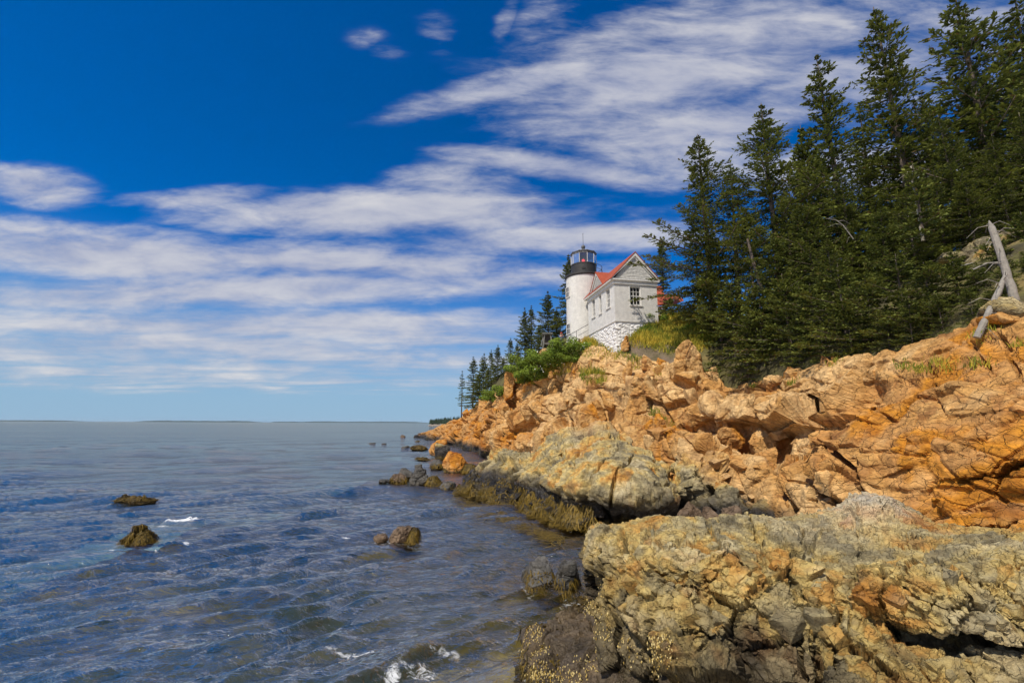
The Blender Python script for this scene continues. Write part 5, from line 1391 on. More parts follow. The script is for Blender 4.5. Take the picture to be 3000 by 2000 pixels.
def tower_window(ang, z0, z1, w_):
    rt = Matrix.Rotation(ang, 3, 'Z')
    pt = lambda u, z, e: tuple(rt @ Vector((u, -(TR + 0.06) + e, z)))
    w = MB(); t = 0.08
    for q in ((-w_ / 2, -w_ / 2 + t, z0, z1), (w_ / 2 - t, w_ / 2, z0, z1), (-w_ / 2 + t, w_ / 2 - t, z1 - t, z1), (-w_ / 2 - 0.06, w_ / 2 + 0.06, z0 - 0.08, z0 + 0.003)): obox(w, pt, *q, -0.04, 0.12)
    o = w.build('window', M_TRIM, tower)
    p = MB(); obox(p, pt, -w_ / 2 + t, w_ / 2 - t, z0 + 0.004, z1 - t, 0.02, 0.11); p.build('pane', M_GLASS, o)
    k = MB(); obox(k, pt, -0.02, 0.02, z0 + 0.004, z1 - t, 0.0, 0.03); obox(k, pt, -w_ / 2 + t, w_ / 2 - t, (z0 + z1) / 2 - 0.03, (z0 + z1) / 2 + 0.03, 0.0, 0.018); k.build('glazing_bars', M_TRIM, o)
tower_window(R(-62), rel(705), rel(602), 0.85); tower_window(R(-60), rel(1092), rel(985), 0.85)

# ------------------------------------------------------------------ ramp wall and railing beside the tower
def zq(x, y): return 1570 + x * 190 / 2292, 930 + y * 130 / 1568
RD = 47.0
def rp(x, y, d=RD): return P(*zq(x, y), d)
w = MB()
a, b_, c_, d_ = rp(1490, 803), rp(1832, 640), rp(1832, 1150), rp(1300, 1150)
w.prism([a, b_, c_, d_, rp(1200, 945)], (0, 0, 0), (0.05, 1.0, 0))
tag(w.build('ramp_wall', simple('tan_concrete', (0.42, 0.30, 0.16), 0.85, 0.15, 4, 0.2)), 'tan concrete ramp wall between the tower and the white stone foundation', 'wall')
rail = bpy.data.objects.new('railing', None); COL.objects.link(rail); rail.location = [float(v) for v in rp(1120, 900)]
tag(rail, 'thin dark metal railing sloping up past the foot of the lighthouse', 'railing')
off_ = Vector(rail.location)
def rl(pts, r): return MB().tube([Vector(p) - off_ for p in pts], r, 6)
rl([rp(690, 890), rp(1120, 648), rp(1425, 480), rp(1862, 232)], 0.026).build('top_rail', M_BLACK, rail)
rl([rp(1445, 665), rp(1872, 437)], 0.02).build('mid_rail', M_BLACK, rail)
rl([rp(820, 1010), rp(1445, 665)], 0.02).build('mid_rail', M_BLACK, rail)
for (x, y0, y1) in ((1430, 480, 830), (1118, 648, 1000), (820, 815, 1100)): rl([rp(x, y0 - 15), rp(x + 12, y1)], 0.026).build('post', M_BLACK, rail)

# ------------------------------------------------------------------ grey wooden stand
SD = 50.0
st_ = bpy.data.objects.new('wooden_stand', None); COL.objects.link(st_)
b0 = P(1602, 1022, SD); st_.location = [float(v) for v in b0]
tag(st_, 'tapered grey wooden stand on a rock left of the lighthouse', 'stand')
M_WOOD = simple('grey_weathered_wood', (0.24, 0.23, 0.20), 0.85, 0.25, 8, 0.4)
def sp_(x, y, dz=0.0): return Vector(rp(x, y, SD + dz)) - Vector(b0)
for (x0, y0, x1, y1, dz) in ((310, 610, 250, 1090, 0), (505, 610, 590, 930, 0), (505, 610, 600, 1040, 0.02), (280, 620, 190, 1000, 0.9), (470, 620, 520, 1000, 0.9)):
    MB().tube([sp_(x0, y0, dz), sp_(x1, y1, dz)], 0.07, 4).build('leg', M_WOOD, st_)
MB().tube([sp_(270, 925), sp_(590, 925)], 0.06, 4).build('cross_beam', M_WOOD, st_)
MB().tube([sp_(300, 720, 0.5), sp_(480, 720, 0.5)], 0.05, 4).build('cross_beam', M_WOOD, st_)
c0 = sp_(405, 600)
MB().box((c0.x - 0.52, c0.y - 0.15, c0.z), (c0.x + 0.52, c0.y + 1.1, c0.z + 0.10)).box((c0.x - 0.58, c0.y - 0.22, c0.z + 0.103), (c0.x + 0.58, c0.y + 1.2, c0.z + 0.17)).build('cap', M_WOOD, st_)
MB().box((c0.x - 0.42, c0.y + 0.25, c0.z - 1.15), (c0.x + 0.40, c0.y + 0.9, c0.z - 0.02)).build('box', simple('dark_brown_boards', (0.06, 0.045, 0.035), 0.8), st_)

# ------------------------------------------------------------------ second building with the red roof
def hz_(x, y): return 1900 + x * 220 / 1916, 800 + y * 180 / 1568
KD_ = 56.0
kb = bpy.data.objects.new('keepers_house', None); COL.objects.link(kb)
k0 = P(1925, 930, KD_); kb.location = [float(v) for v in k0]
tag(kb, 'red-roofed white building half hidden behind spruce boughs, right of the brick house', 'house')
def kp(x, y, d=KD_): return Vector(P(*hz_(x, y), d)) - Vector(k0)
e0, e1 = kp(-700, 838), kp(500, 830); r0, r1 = kp(-700, 330, KD_ + 3.2), kp(330, 330, KD_ + 3.2)
MB().prism([e0, e1, r1, r0], (0, 0, 0), (0, 0.02, 0.09)).build('roof_slope', M_RED, kb)
e2, e3, r2, r3 = kp(500, 905, KD_ - 1.5), kp(1000, 700, KD_ + 4), kp(330, 330, KD_ + 3.2), kp(900, 420, KD_ + 6)
MB().prism([kp(455, 900, KD_ - 1.2), kp(900, 705, KD_ + 2.0), kp(760, 560, KD_ + 4.0), kp(340, 560, KD_ + 2.0)], (0, 0, 0), (0, 0.02, 0.08)).build('porch_roof', M_RED, kb)
lo, hi = kp(-700, 838), kp(470, 838)
MB().box((lo.x, 0.35, lo.z - 3.2), (hi.x, 5.5, lo.z - 0.05)).build('wall', M_TRIM, kb)
MB().box((lo.x, -0.03, lo.z - 0.16), (hi.x, 0.30, lo.z - 0.02)).build('fascia', M_TRIM, kb)
MB().tube([kp(645, 720, KD_ + 0.6), kp(640, 600, KD_ + 0.6)], 0.055, 6).build('vent_pipe', M_TRIM, kb)
fl = bpy.data.objects.new('bunting', None); COL.objects.link(fl); f0 = kp(340, 980) + Vector(k0); fl.location = f0 + Vector((0, -0.4, 0))
tag(fl, 'red white and blue bunting hung below the red roof eave', 'bunting')
fo = Vector(fl.location)
for nm, colr, (x0, y0, x1, y1) in (('red_band', (0.55, 0.05, 0.04), (245, 860, 450, 905)), ('white_band', (0.75, 0.75, 0.75), (300, 906, 445, 935)), ('blue_band', (0.08, 0.16, 0.38), (325, 936, 420, 975))):
    m = MB(); n_ = 10; top, bot = [], []
    for i in range(n_ + 1):
        x = x0 + (x1 - x0) * i / n_; sag = 18 * math.sin(math.pi * i / n_); dy = 0.04 * math.sin(i * 2.2)
        top.append(Vector(P(*hz_(x, y0 + sag * 0.3), KD_)) + Vector((0, -0.4 + dy, 0)) - fo); bot.append(Vector(P(*hz_(x, y1 + sag), KD_)) + Vector((0, -0.4 + dy * 1.6, 0)) - fo)
    for i in range(n_): m.quad(top[i], top[i + 1], bot[i + 1], bot[i])
    m.build(nm, simple(nm + '_cloth', colr, 0.8, 0.1), fl)

# ------------------------------------------------------------------ person with a camera behind the railing
def skin_mesh(name, joints, edges, mat, parent, sub=2):
    me = bpy.data.meshes.new(name); me.from_pydata([j[:3] for j in joints], edges, []); me.update()
    o = add(name, me, parent); me.materials.append(mat)
    bm = bmesh.new(); bm.from_mesh(me); ly = bm.verts.layers.skin.verify(); bm.verts.ensure_lookup_table()
    for i, v in enumerate(bm.verts):
        v[ly].radius = (joints[i][3], joints[i][-1])
        v[ly].use_root = (i == 0)
    bm.to_mesh(me); bm.free()
    s = o.modifiers.new('skin', 'SKIN'); s.use_smooth_shade = True
    if sub: o.modifiers.new('sub', 'SUBSURF').levels = sub; o.modifiers['sub'].render_levels = sub
    return o
def person():
    p0 = P(1645, 1021, 48.6); o = bpy.data.objects.new('person', None); COL.objects.link(o); o.location = [float(v) for v in p0]
    tag(o, 'person in blue shirt and red cap raising a camera behind the railing', 'person')
    SK = simple('skin', (0.50, 0.28, 0.20), 0.55, 0.06); BL = simple('blue_shirt', (0.16, 0.27, 0.45), 0.8, 0.15); DK = simple('dark_trousers', (0.05, 0.06, 0.09), 0.85)
    # one continuous body: pelvis, spine, neck, head, arms bent up to the face, legs
    J = [(0, 0, 0.94, 0.13, 0.11), (0, 0, 1.15, 0.12, 0.10), (0, 0.0, 1.38, 0.15, 0.10), (0, -0.01, 1.50, 0.055, 0.055), (0, -0.03, 1.57, 0.07, 0.085), (0, -0.04, 1.66, 0.078, 0.095), (0, -0.03, 1.73, 0.05, 0.06),
         (0.19, 0, 1.40, 0.052, 0.052), (0.27, -0.12, 1.20, 0.042, 0.042), (0.12, -0.22, 1.50, 0.032, 0.032), (0.07, -0.22, 1.58, 0.035, 0.02), (-0.19, 0, 1.40, 0.052, 0.052), (-0.27, -0.12, 1.20, 0.042, 0.042), (-0.12, -0.22, 1.50, 0.032, 0.032), (-0.07, -0.22, 1.58, 0.035, 0.02),
         (0.10, 0, 0.88, 0.085, 0.085), (0.11, 0, 0.48, 0.058, 0.058), (0.11, 0.02, 0.08, 0.04, 0.04), (0.12, -0.14, 0.03, 0.035, 0.03), (-0.10, 0, 0.88, 0.085, 0.085), (-0.11, 0, 0.48, 0.058, 0.058), (-0.11, 0.02, 0.08, 0.04, 0.04), (-0.12, -0.14, 0.03, 0.035, 0.03)]
    E = [(0, 1), (1, 2), (2, 3), (3, 4), (4, 5), (5, 6), (2, 7), (7, 8), (8, 9), (9, 10), (2, 11), (11, 12), (12, 13), (13, 14), (0, 15), (15, 16), (16, 17), (17, 18), (0, 19), (19, 20), (20, 21), (21, 22)]
    skin_mesh('body', J, E, SK, o, 1)
    g = lambda i, k=1.18: (*J[i][:3], J[i][3] * k, J[i][4] * k)
    T = [g(0), g(1), g(2), (0, 0, 1.46, 0.07, 0.065), g(7, 1.3), g(8, 1.3), (0.19, -0.18, 1.36, 0.042, 0.042), g(11, 1.3), g(12, 1.3), (-0.19, -0.18, 1.36, 0.042, 0.042)]
    skin_mesh('shirt', T, [(0, 1), (1, 2), (2, 3), (2, 4), (4, 5), (5, 6), (2, 7), (7, 8), (8, 9)], BL, o, 1)
    L_ = [(0, 0, 0.96, 0.15, 0.125), g(15, 1.2), g(16, 1.2), (0.11, 0.02, 0.1, 0.055, 0.055), g(19, 1.2), g(20, 1.2), (-0.11, 0.02, 0.1, 0.055, 0.055)]
    skin_mesh('trousers', L_, [(0, 1), (1, 2), (2, 3), (0, 4), (4, 5), (5, 6)], DK, o, 1)
    MB().lathe([(0.105, 1.665), (0.108, 1.70), (0.09, 1.76), (0.05, 1.79), (0.0, 1.795)], 16, ctr=(0, -0.035)).box((-0.07, -0.24, 1.668), (0.07, -0.11, 1.685)).build('cap', simple('red_cap', (0.45, 0.05, 0.04), 0.8), o)
    for s in (-1, 1):
        for f in range(4): MB().tube([(s * 0.085, -0.215, 1.555 + f * 0.02), (s * 0.075, -0.25, 1.56 + f * 0.02), (s * 0.045, -0.262, 1.563 + f * 0.02)], 0.009, 5).build('finger', SK, o)
        MB().tube([(s * 0.07, -0.20, 1.55), (s * 0.04, -0.20, 1.545)], 0.010, 5).build('thumb', SK, o)
        MB().lathe([(0.001, 1.635), (0.016, 1.65), (0.02, 1.67), (0.001, 1.69)], 8, ctr=(s * 0.098, -0.03)).build('ear', SK, o)
    MB().box((-0.065, -0.25, 1.555), (0.065, -0.19, 1.645)).tube([(0, -0.25, 1.6), (0, -0.33, 1.6)], 0.035, 12).build('photo_camera', M_BLACK, None, loc=p0)
    tag(bpy.data.objects['photo_camera'], 'small black camera in the hands of the person in the blue shirt', 'camera')
person()
# ------------------------------------------------------------------ spruce trees
def foliage_mat(name, rough=0.75):
    m, nt, N, L, b = new_mat(name)
    a = N.new('ShaderNodeAttribute'); a.attribute_name = 'Col'
    oi = N.new('ShaderNodeObjectInfo')
    c = mixc(N, L, rng(N, L, oi.outputs['Random'], 0, 1, 0, 0.45), a.outputs['Color'], mixc(N, L, 1.0, a.outputs['Color'], (1.18, 1.04, 0.7), 'MULTIPLY'))
    L.new(c, b.inputs['Base Color']); b.inputs['Roughness'].default_value = rough; b.inputs['Specular IOR Level'].default_value = 0.15
    tl = N.new('ShaderNodeBsdfTranslucent'); L.new(c, tl.inputs['Color'])
    mx = N.new('ShaderNodeMixShader'); mx.inputs[0].default_value = 0.18; L.new(b.outputs[0], mx.inputs[1]); L.new(tl.outputs[0], mx.inputs[2]); L.new(mx.outputs[0], N['Material Output'].inputs[0])
    return m
M_NEEDLE, M_LEAF = foliage_mat('spruce_needles'), foliage_mat('shrub_leaves', 0.6)
M_BARK = simple('spruce_bark', (0.13, 0.10, 0.075), 0.9, 0.35, 9, 0.6)
M_DEAD = simple('bleached_wood', (0.30, 0.27, 0.225), 0.85, 0.3, 10, 0.6)
def spruce(seed, H=14.0, rad=2.6, bare=0.06, dens=1.0, ragged=0.3, top_pow=0.85, droop=0.25, wind=0.0, leaf=0.155, dead=0):
    """trunk mesh and crown mesh of one spruce, base at the origin"""
    rs = random.Random(seed); nr = np.random.RandomState(seed)
    tr = MB(); pts = []; lean = (rs.uniform(-0.02, 0.02), rs.uniform(-0.02, 0.02)); ph = rs.uniform(0, 6)
    r0 = 0.011 * H + 0.03
    for i in range(13):
        t = i / 12; pts.append(Vector((lean[0] * H * t + 0.06 * math.sin(ph + t * 5) * t, lean[1] * H * t, H * t)))
    tr.tube(pts, [r0 * (1 - 0.96 * (i / 12)) ** 0.9 + 0.006 for i in range(13)], 7)
    def axis(t):
        k = min(max(t, 0), 1) * 12; i = min(int(k), 11); return pts[i].lerp(pts[i + 1], k - i)
    S, D, Ln, Tp = [], [], [], []
    z = bare * H
    gap = [1.0] * 8
    sect = [rs.uniform(1 - ragged, 1 + ragged * 0.5) for _ in range(40)]
    while z < H * 0.985:
        t = z / H; prof = (1 - t) ** top_pow * (0.6 + 0.4 * min(1, (t - bare) / 0.15 + 0.15)) * rad
        k = 5 if t < 0.85 else 4
        a0 = rs.uniform(0, 6.28)
        for b in range(k):
            if rs.random() < 0.06 + ragged * 0.18: continue
            ang = a0 + 2 * math.pi * b / k + rs.uniform(-0.35, 0.35)
            Lb = max(0.12, prof * sect[int((ang % 6.28) / 6.28 * 8) + 8 * min(4, int(t * 5))] * rs.uniform(0.6, 1.15))
            Lb *= 1 + wind * math.cos(ang - 1.2)
            rise = 0.55 * t - droop * (1 - t) + rs.uniform(-0.1, 0.1)
            dirh = Vector((math.cos(ang), math.sin(ang), 0)); p = axis(t).copy(); bp = [p.copy()]
            n = max(3, int(Lb / 0.32)); step = Lb / n; up = rise
            side = Vector((-dirh.y, dirh.x, 0)); curl = rs.uniform(-0.12, 0.12)
            for i in range(n):
                s = i / n; cur = up + 0.75 * s * s * (0.7 - t * 0.5) - 0.25 * s * (1 - t)
                dv = (dirh + side * curl * s + Vector((0, 0, cur))).normalized(); p = p + dv * step; bp.append(p.copy())
                # side twigs in a flat, slightly hanging spray
                w = (1 - s) ** 0.7 * min(1.0, s * 3 + 0.35)
                for sg in (-1, 1):
                    for q in range(3):
                        if rs.random() > 0.74 * dens: continue
                        tl = (0.18 * min(1.0, Lb / 0.7) + 0.52 * w * min(1.0, Lb / 1.6)) * rs.uniform(0.7, 1.25)
                        S.append(p - dv * step * rs.random()); dd = (dv * rs.uniform(0.45, 0.9) + side * sg * rs.uniform(0.5, 1.0) + Vector((0, 0, rs.uniform(-0.16, 0.12))))
                        D.append(dd.normalized()); Ln.append(tl); Tp.append(s)
            S.append(bp[-2]); D.append((bp[-1] - bp[-2]).normalized()); Ln.append(min(0.34, Lb * 0.55)); Tp.append(1.0)
            tr.tube(bp[::max(1, n // 3)] + [bp[-1]], [0.004 + 0.012 * Lb * (1 - j / 5) for j in range(len(bp[::max(1, n // 3)]) + 1)], 3, False)
        z += (0.36 + 0.016 * H) * rs.uniform(0.75, 1.25) * (1.0 - 0.5 * t)
    for i in range(dead):          # bare dead twigs low on the trunk
        t = rs.uniform(0.02, bare + 0.1); a = rs.uniform(0, 6.28); p = axis(t); l = rs.uniform(0.5, 1.4)
        tr.tube([p, p + Vector((math.cos(a) * l * 0.5, math.sin(a) * l * 0.5, rs.uniform(-0.1, 0.1))), p + Vector((math.cos(a) * l, math.sin(a) * l, rs.uniform(-0.35, 0.1)))], [0.02, 0.013, 0.005], 3, False)
    S = np.array([tuple(v) for v in S]); D = np.array([tuple(v) for v in D]); Ln = np.array(Ln); Tp = np.array(Tp)
    # needle tufts: small bent diamonds set along each twig
    V, F, C = [], [], []; off = 0
    per = 7
    for j in range(per):
        n = len(S); f = (j + nr.rand(n)) / per
        base = S + D * (Ln * f)[:, None]
        dr = D + nr.normal(size=(n, 3)) * 0.34 + np.array([0, 0, 0.10]); dr /= np.linalg.norm(dr, axis=1, keepdims=True)
        sd = np.cross(dr, nr.normal(size=(n, 3)) * 0.55 + np.array([0, 0, 1.0])); sd /= np.linalg.norm(sd, axis=1, keepdims=True) + 1e-6
        l = leaf * (0.7 + 0.7 * nr.rand(n)) * np.clip(Ln / 0.22, 0.45, 1); w = l * (0.17 + 0.10 * nr.rand(n))
        mid = base + dr * (l * 0.5)[:, None] + np.stack([0 * l, 0 * l, 0.10 * l], 1)
        tip = base + dr * l[:, None]
        V.append(np.stack([base, mid - sd * w[:, None], tip, mid + sd * w[:, None]], 1).reshape(-1, 3))
        F.append(np.arange(n * 4).reshape(n, 4) + off); off += n * 4
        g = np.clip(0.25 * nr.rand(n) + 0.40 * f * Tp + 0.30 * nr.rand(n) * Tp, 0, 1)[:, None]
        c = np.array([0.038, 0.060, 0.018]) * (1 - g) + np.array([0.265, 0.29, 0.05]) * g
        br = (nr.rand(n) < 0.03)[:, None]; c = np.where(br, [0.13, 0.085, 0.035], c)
        C.append(np.repeat(c, 4, 0))
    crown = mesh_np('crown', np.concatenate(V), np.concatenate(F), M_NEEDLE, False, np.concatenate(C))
    return tr.mesh('trunk', M_BARK, True), crown, H
SPR = {
 'tall': spruce(1, 15, 4.4, 0.08, 1.0, 0.45, 1.0, 0.20), 'tall2': spruce(2, 15, 5.2, 0.06, 1.0, 0.55, 1.05, 0.25, dead=8), 'tall3': spruce(3, 15, 4.4, 0.10, 1.0, 0.6, 0.95, 0.15, dead=8),
 'ragged': spruce(4, 13, 3.8, 0.20, 0.8, 0.75, 0.9, 0.12, dead=14), 'full': spruce(5, 9, 3.6, 0.02, 1.0, 0.45, 0.9, 0.22), 'full2': spruce(6, 8, 3.6, 0.02, 1.0, 0.55, 0.85, 0.20, wind=0.2),
 'low': spruce(7, 5.5, 2.8, 0.02, 1.0, 0.45, 0.7, 0.12, wind=0.15), 'low2': spruce(8, 5.0, 2.6, 0.02, 1.0, 0.55, 0.65, 0.08),
 'narrow': spruce(9, 11, 3.4, 0.03, 0.95, 0.4, 1.05, 0.25, leaf=0.2), 'narrow2': spruce(10, 11, 3.8, 0.03, 0.95, 0.5, 1.0, 0.2, leaf=0.2),
 'pole': spruce(11, 9, 1.5, 0.25, 0.8, 0.5, 0.85, 0.25, leaf=0.16), 'young': spruce(12, 3.2, 1.2, 0.02, 1.0, 0.3, 0.85, -0.1)}
def tree(kind, px, py, d, base_py=None, wide=1.0, label=None, group=None, rot=None, z=None, lean=0.0, name='spruce_tree', cat='tree'):
    top = P(px, py, d); tm, cm, H = SPR[kind]
    zb = z if z is not None else (float(P(px, base_py, d)[2]) if base_py else gz(top[0], top[1]) - 0.2)
    h = max(1.0, float(top[2]) - zb); s = h / H
    o = bpy.data.objects.new(name, None); COL.objects.link(o)
    o.location = (float(top[0]), float(d), zb); o.rotation_euler = (0, R(lean), rot if rot is not None else rnd.uniform(0, 6.28))
    ws = wide * s ** 0.85
    o.scale = (ws, ws, s)
    add('trunk', tm, o); add('crown', cm, o)
    tag(o, label, cat, group)
    return o
# the named trees against the sky, right of the house
tree('tall2', 2048, 382, 36.5, 925, 1.35, 'leftmost tall spruce right of the house, boughs reaching over the gable')
tree('ragged', 2128, 480, 34.5, 925, 1.3, 'thinner spruce just right of the leftmost tall spruce, crown lower than its neighbour')
tree('tall3', 2236, 298, 32, 940, 1.35, 'tall ragged spruce with a clear gap of sky on its left')
tree('narrow', 2345, 368, 36, 960, 1.0, 'slim spruce tip between two taller ragged spruces')
tree('tall', 2412, 158, 30.5, 980, 1.2, 'slender pointed spruce standing tall left of the tallest full one')
tree('ragged', 2502, 305, 33, 960, 1.05, 'thin see-through spruce in the notch left of the tallest full spruce')
tree('tall2', 2588, 14, 27.5, 970, 1.15, 'very tall spruce with drooping side boughs, its tip just below the top edge')
tree('tall3', 2786, -15, 25, 950, 1.3, 'very tall spruce cut by the top edge, left of the corner pair')
tree('tall', 2938, -12, 23.5, 930, 1.15, 'tall spruce in the upper right corner, touching the top edge')
tree('tall2', 3040, 60, 21.5, 900, 1.0, 'tall spruce at the right edge of the photo')
tree('narrow2', 1935, 690, 54, 850, 0.9, 'small dark spruce behind the right roof edge of the brick house')
tree('full', 2032, 640, 37.5, 935, 0.95, 'bushy spruce in front of the leftmost tall one, boughs against the house corner')
WOOD = 'dark spruces crowding the slope behind the cliff edge'
ORD = ['first', 'second', 'third', 'fourth', 'fifth', 'sixth', 'seventh', 'eighth', 'ninth', 'tenth', 'eleventh', 'twelfth', 'thirteenth', 'fourteenth', 'fifteenth', 'sixteenth', 'seventeenth', 'eighteenth', 'nineteenth', 'twentieth']
ORD += ['twenty-' + q for q in ORD[:9]] + ['thirtieth', 'thirty-first', 'thirty-second']
for i_, (k, px, py, d, wd) in enumerate(sorted([('full', 2185, 610, 31, 1.0), ('tall', 2290, 520, 30, 1.0), ('full2', 2360, 600, 28, 1.1), ('tall2', 2455, 480, 28, 1.0), ('tall3', 2530, 430, 29, 1.1), ('tall', 2640, 330, 28, 1.0),
        ('tall3', 2700, 260, 29, 1.1), ('tall2', 2760, 330, 24, 1.1), ('tall', 2850, 260, 25, 1.1), ('tall2', 2895, 400, 22, 1.1), ('tall3', 2985, 330, 21, 1.1), ('full', 2420, 700, 25, 1.1), ('full2', 2570, 610, 24, 1.1),
        ('full', 2650, 560, 23, 1.1), ('tall', 2730, 500, 23, 1.0), ('full2', 2820, 520, 21.5, 1.1), ('full', 2930, 520, 20.5, 1.1), ('tall2', 3080, 300, 19, 1.1), ('full', 2090, 680, 35, 1.0), ('full2', 2260, 700, 29, 1.1), ('full', 2500, 640, 27, 1.1), ('full', 3020, 560, 19.5, 1.0),
        ('tall', 2610, 420, 34, 1.2), ('tall2', 2820, 180, 32, 1.2), ('tall3', 2930, 150, 30, 1.2), ('tall', 2400, 420, 37, 1.2), ('tall2', 3010, 200, 28, 1.2), ('full', 2320, 640, 33, 1.2), ('tall2', 3210, 120, 20, 1.2), ('full', 3300, 420, 17, 1.1)], key=lambda q: q[1])):
    tree(k, px, py, d, None, wd, 'dark spruce crowded on the slope, %s from the left of that inner wood' % ORD[i_], WOOD)
EDGEG = 'low bushy spruces along the cliff edge'
for i_, (k, px, py, d, by, wd) in enumerate(sorted([('low', 2140, 830, 31.5, 1085, 1.15), ('low2', 2215, 850, 28.5, 1095, 1.2), ('low', 2295, 800, 26, 1080, 1.2), ('low2', 2370, 830, 23.5, 1065, 1.2), ('low', 2450, 770, 22, 1045, 1.15), ('low2', 2540, 800, 20.2, 1035, 1.15),
        ('low', 2620, 740, 19, 1010, 1.15), ('low2', 2700, 770, 17.5, 985, 1.1), ('low', 2785, 740, 17.2, 960, 1.05), ('low2', 2860, 790, 16.6, 930, 0.95), ('low2', 2075, 800, 34.5, 955, 1.1), ('low', 2180, 940, 28.8, 1115, 0.9), ('low2', 2480, 900, 20.8, 1060, 0.9), ('low2', 2655, 880, 17.6, 1020, 0.9), ('low', 2905, 690, 17.6, 900, 0.9), ('low2', 2960, 760, 16.2, 880, 0.7), ('low', 3050, 640, 16.0, 840, 0.9), ('low2', 2835, 840, 15.6, 965, 0.8), ('low2', 2745, 860, 16.6, 995, 0.85), ('low', 2990, 620, 18.5, 850, 1.0), ('low2', 3100, 700, 15.0, 840, 0.9), ('low', 2935, 775, 15.3, 925, 0.85), ('low2', 2890, 850, 14.9, 965, 0.8), ('low', 3010, 740, 15.4, 880, 0.9), ('low2', 2590, 900, 18.8, 1040, 0.85), ('low2', 2330, 930, 24.2, 1085, 0.85), ('low', 3210, 610, 15.0, 820, 1.0)], key=lambda q: q[1])):
    tree(k, px, py, d, by, wd, 'low bushy spruce overhanging the cliff edge, %s from the left' % ORD[i_], EDGEG)
tree('young', 1962, 872, 44, 958, 1.3, 'young spruce growing against the right corner of the brick house')
tree('young', 2030, 890, 43, 945, 1.5, 'young spruce at the top of the grass slope, right of the brick house')
tree('young', 2075, 895, 41, 950, 1.4, 'young spruce at the right end of the grass slope')
tree('young', 2670, 475, 20.5, 700, 0.9, 'yellowish young spruce top above a pale bare trunk, amid the dark wood')
# the row of dark spruces left of the tower
tree('pole', 1355, 1086, 95, 1222, 1.0, 'slender lone spruce with a bare lower trunk at the left end of the row')
tree('narrow', 1388, 1042, 90, 1195, 1.15, 'first full spruce next to the slender lone one at the left end of the row')
for (px, py, d, k, wd, lb) in [(1418, 1032, 86, 'narrow2', 1.0, 'second full spruce from the left end of the seaward row'), (1439, 1022, 82, 'narrow', 0.9, 'third full spruce from the left end of the seaward row'),
        (1459, 1008, 78, 'narrow2', 1.0, 'fourth full spruce from the left end of the seaward row'), (1496, 988, 73, 'narrow', 1.1, 'pointed spruce midway along the seaward row, left of the twin-topped one'),
        (1538, 898, 68, 'narrow2', 0.9, 'left stem of the twin-topped spruce left of the lighthouse'), (1556, 892, 68, 'narrow', 0.95, 'right stem of the twin-topped spruce left of the lighthouse'),
        (1605, 850, 63, 'narrow2', 1.1, 'tall spruce between the twin-topped one and the lighthouse tower'), (1667, 742, 60, 'narrow', 1.1, 'tallest spruce of the seaward row, directly behind the left side of the tower')]:
    tree(k, px, py, d, None, wd, lb)
for i_, (px, py, d, k) in enumerate(sorted([(1405, 1085, 88, 'narrow2'), (1430, 1075, 84, 'narrow'), (1475, 1045, 75, 'narrow2'), (1515, 1005, 70, 'narrow'), (1578, 950, 65, 'narrow2'), (1630, 900, 62, 'narrow'), (1520, 1030, 72, 'full'), (1640, 930, 61, 'full'), (1590, 965, 62, 'full2'), (1448, 1065, 80, 'full')])):
    tree(k, px, py, d, None, 1.1, 'lower dark spruce filling the seaward row, %s of these from the left' % ORD[i_], 'lower spruces filling the seaward row')

# ------------------------------------------------------------------ shrubs, grass, flowers
def leaf_clump(seed, dims, n=2600, leaf=0.09, c0=(0.055, 0.10, 0.012), c1=(0.22, 0.30, 0.035)):
    nr = np.random.RandomState(seed)
    k = 9; cc = nr.normal(size=(k, 3)) * np.array([0.34, 0.34, 0.2]) + np.array([0, 0, 0.5]); cr = 0.22 + 0.16 * nr.rand(k)
    w = nr.randint(0, k, n); u = nr.normal(size=(n, 3)); u /= np.linalg.norm(u, axis=1, keepdims=True)
    p = cc[w] + u * (cr[w] * nr.rand(n) ** 0.33)[:, None]; p[:, 2] = np.maximum(p[:, 2], 0.02 * nr.rand(n)); p = p * np.array(dims)
    nn = u + nr.normal(size=(n, 3)) * 0.5 + np.array([0, 0, 0.6]); nn /= np.linalg.norm(nn, axis=1, keepdims=True)
    a = np.cross(nn, nr.normal(size=(n, 3))); a /= np.linalg.norm(a, axis=1, keepdims=True); b = np.cross(nn, a)
    l = (leaf * (0.6 + 0.8 * nr.rand(n)))[:, None]
    V = np.stack([p - a * l, p + b * l * 0.55, p + a * l, p - b * l * 0.55], 1).reshape(-1, 3)
    g = np.clip(0.2 + 0.6 * nr.rand(n) + 0.25 * u[:, 2], 0, 1)[:, None]
    C = np.repeat(np.array(c0) * (1 - g) + np.array(c1) * g, 4, 0)
    return mesh_np('foliage', V, np.arange(n * 4).reshape(n, 4), M_LEAF, False, C)
def stems(dims, seed):
    r = random.Random(seed); m = MB()
    for i in range(9):
        a = r.uniform(0, 6.28); m.tube([(0, 0, -0.1), (0.15 * dims[0] * math.cos(a), 0.15 * dims[1] * math.sin(a), dims[2] * 0.3), (0.33 * dims[0] * math.cos(a), 0.33 * dims[1] * math.sin(a), dims[2] * 0.65)], [0.02, 0.014, 0.006], 4, False)
    return m.mesh('stem', M_BARK)
SHR = [(leaf_clump(800 + i, (2.6, 2.0, 1.5)), stems((2.6, 2.0, 1.5), i)) for i in range(3)]
def shrub(px, py, d, s, label, i=0, sz=1.0):
    q = P(px, py, d); o = bpy.data.objects.new('shrub', None); COL.objects.link(o); o.location = [float(v) for v in q]; o.scale = (s, s, s * sz); o.rotation_euler = (0, 0, rnd.uniform(0, 6.28))
    add('foliage', SHR[i % 3][0], o); add('stem', SHR[i % 3][1], o); tag(o, label, 'shrub', 'green shrubs below the lighthouse'); return o
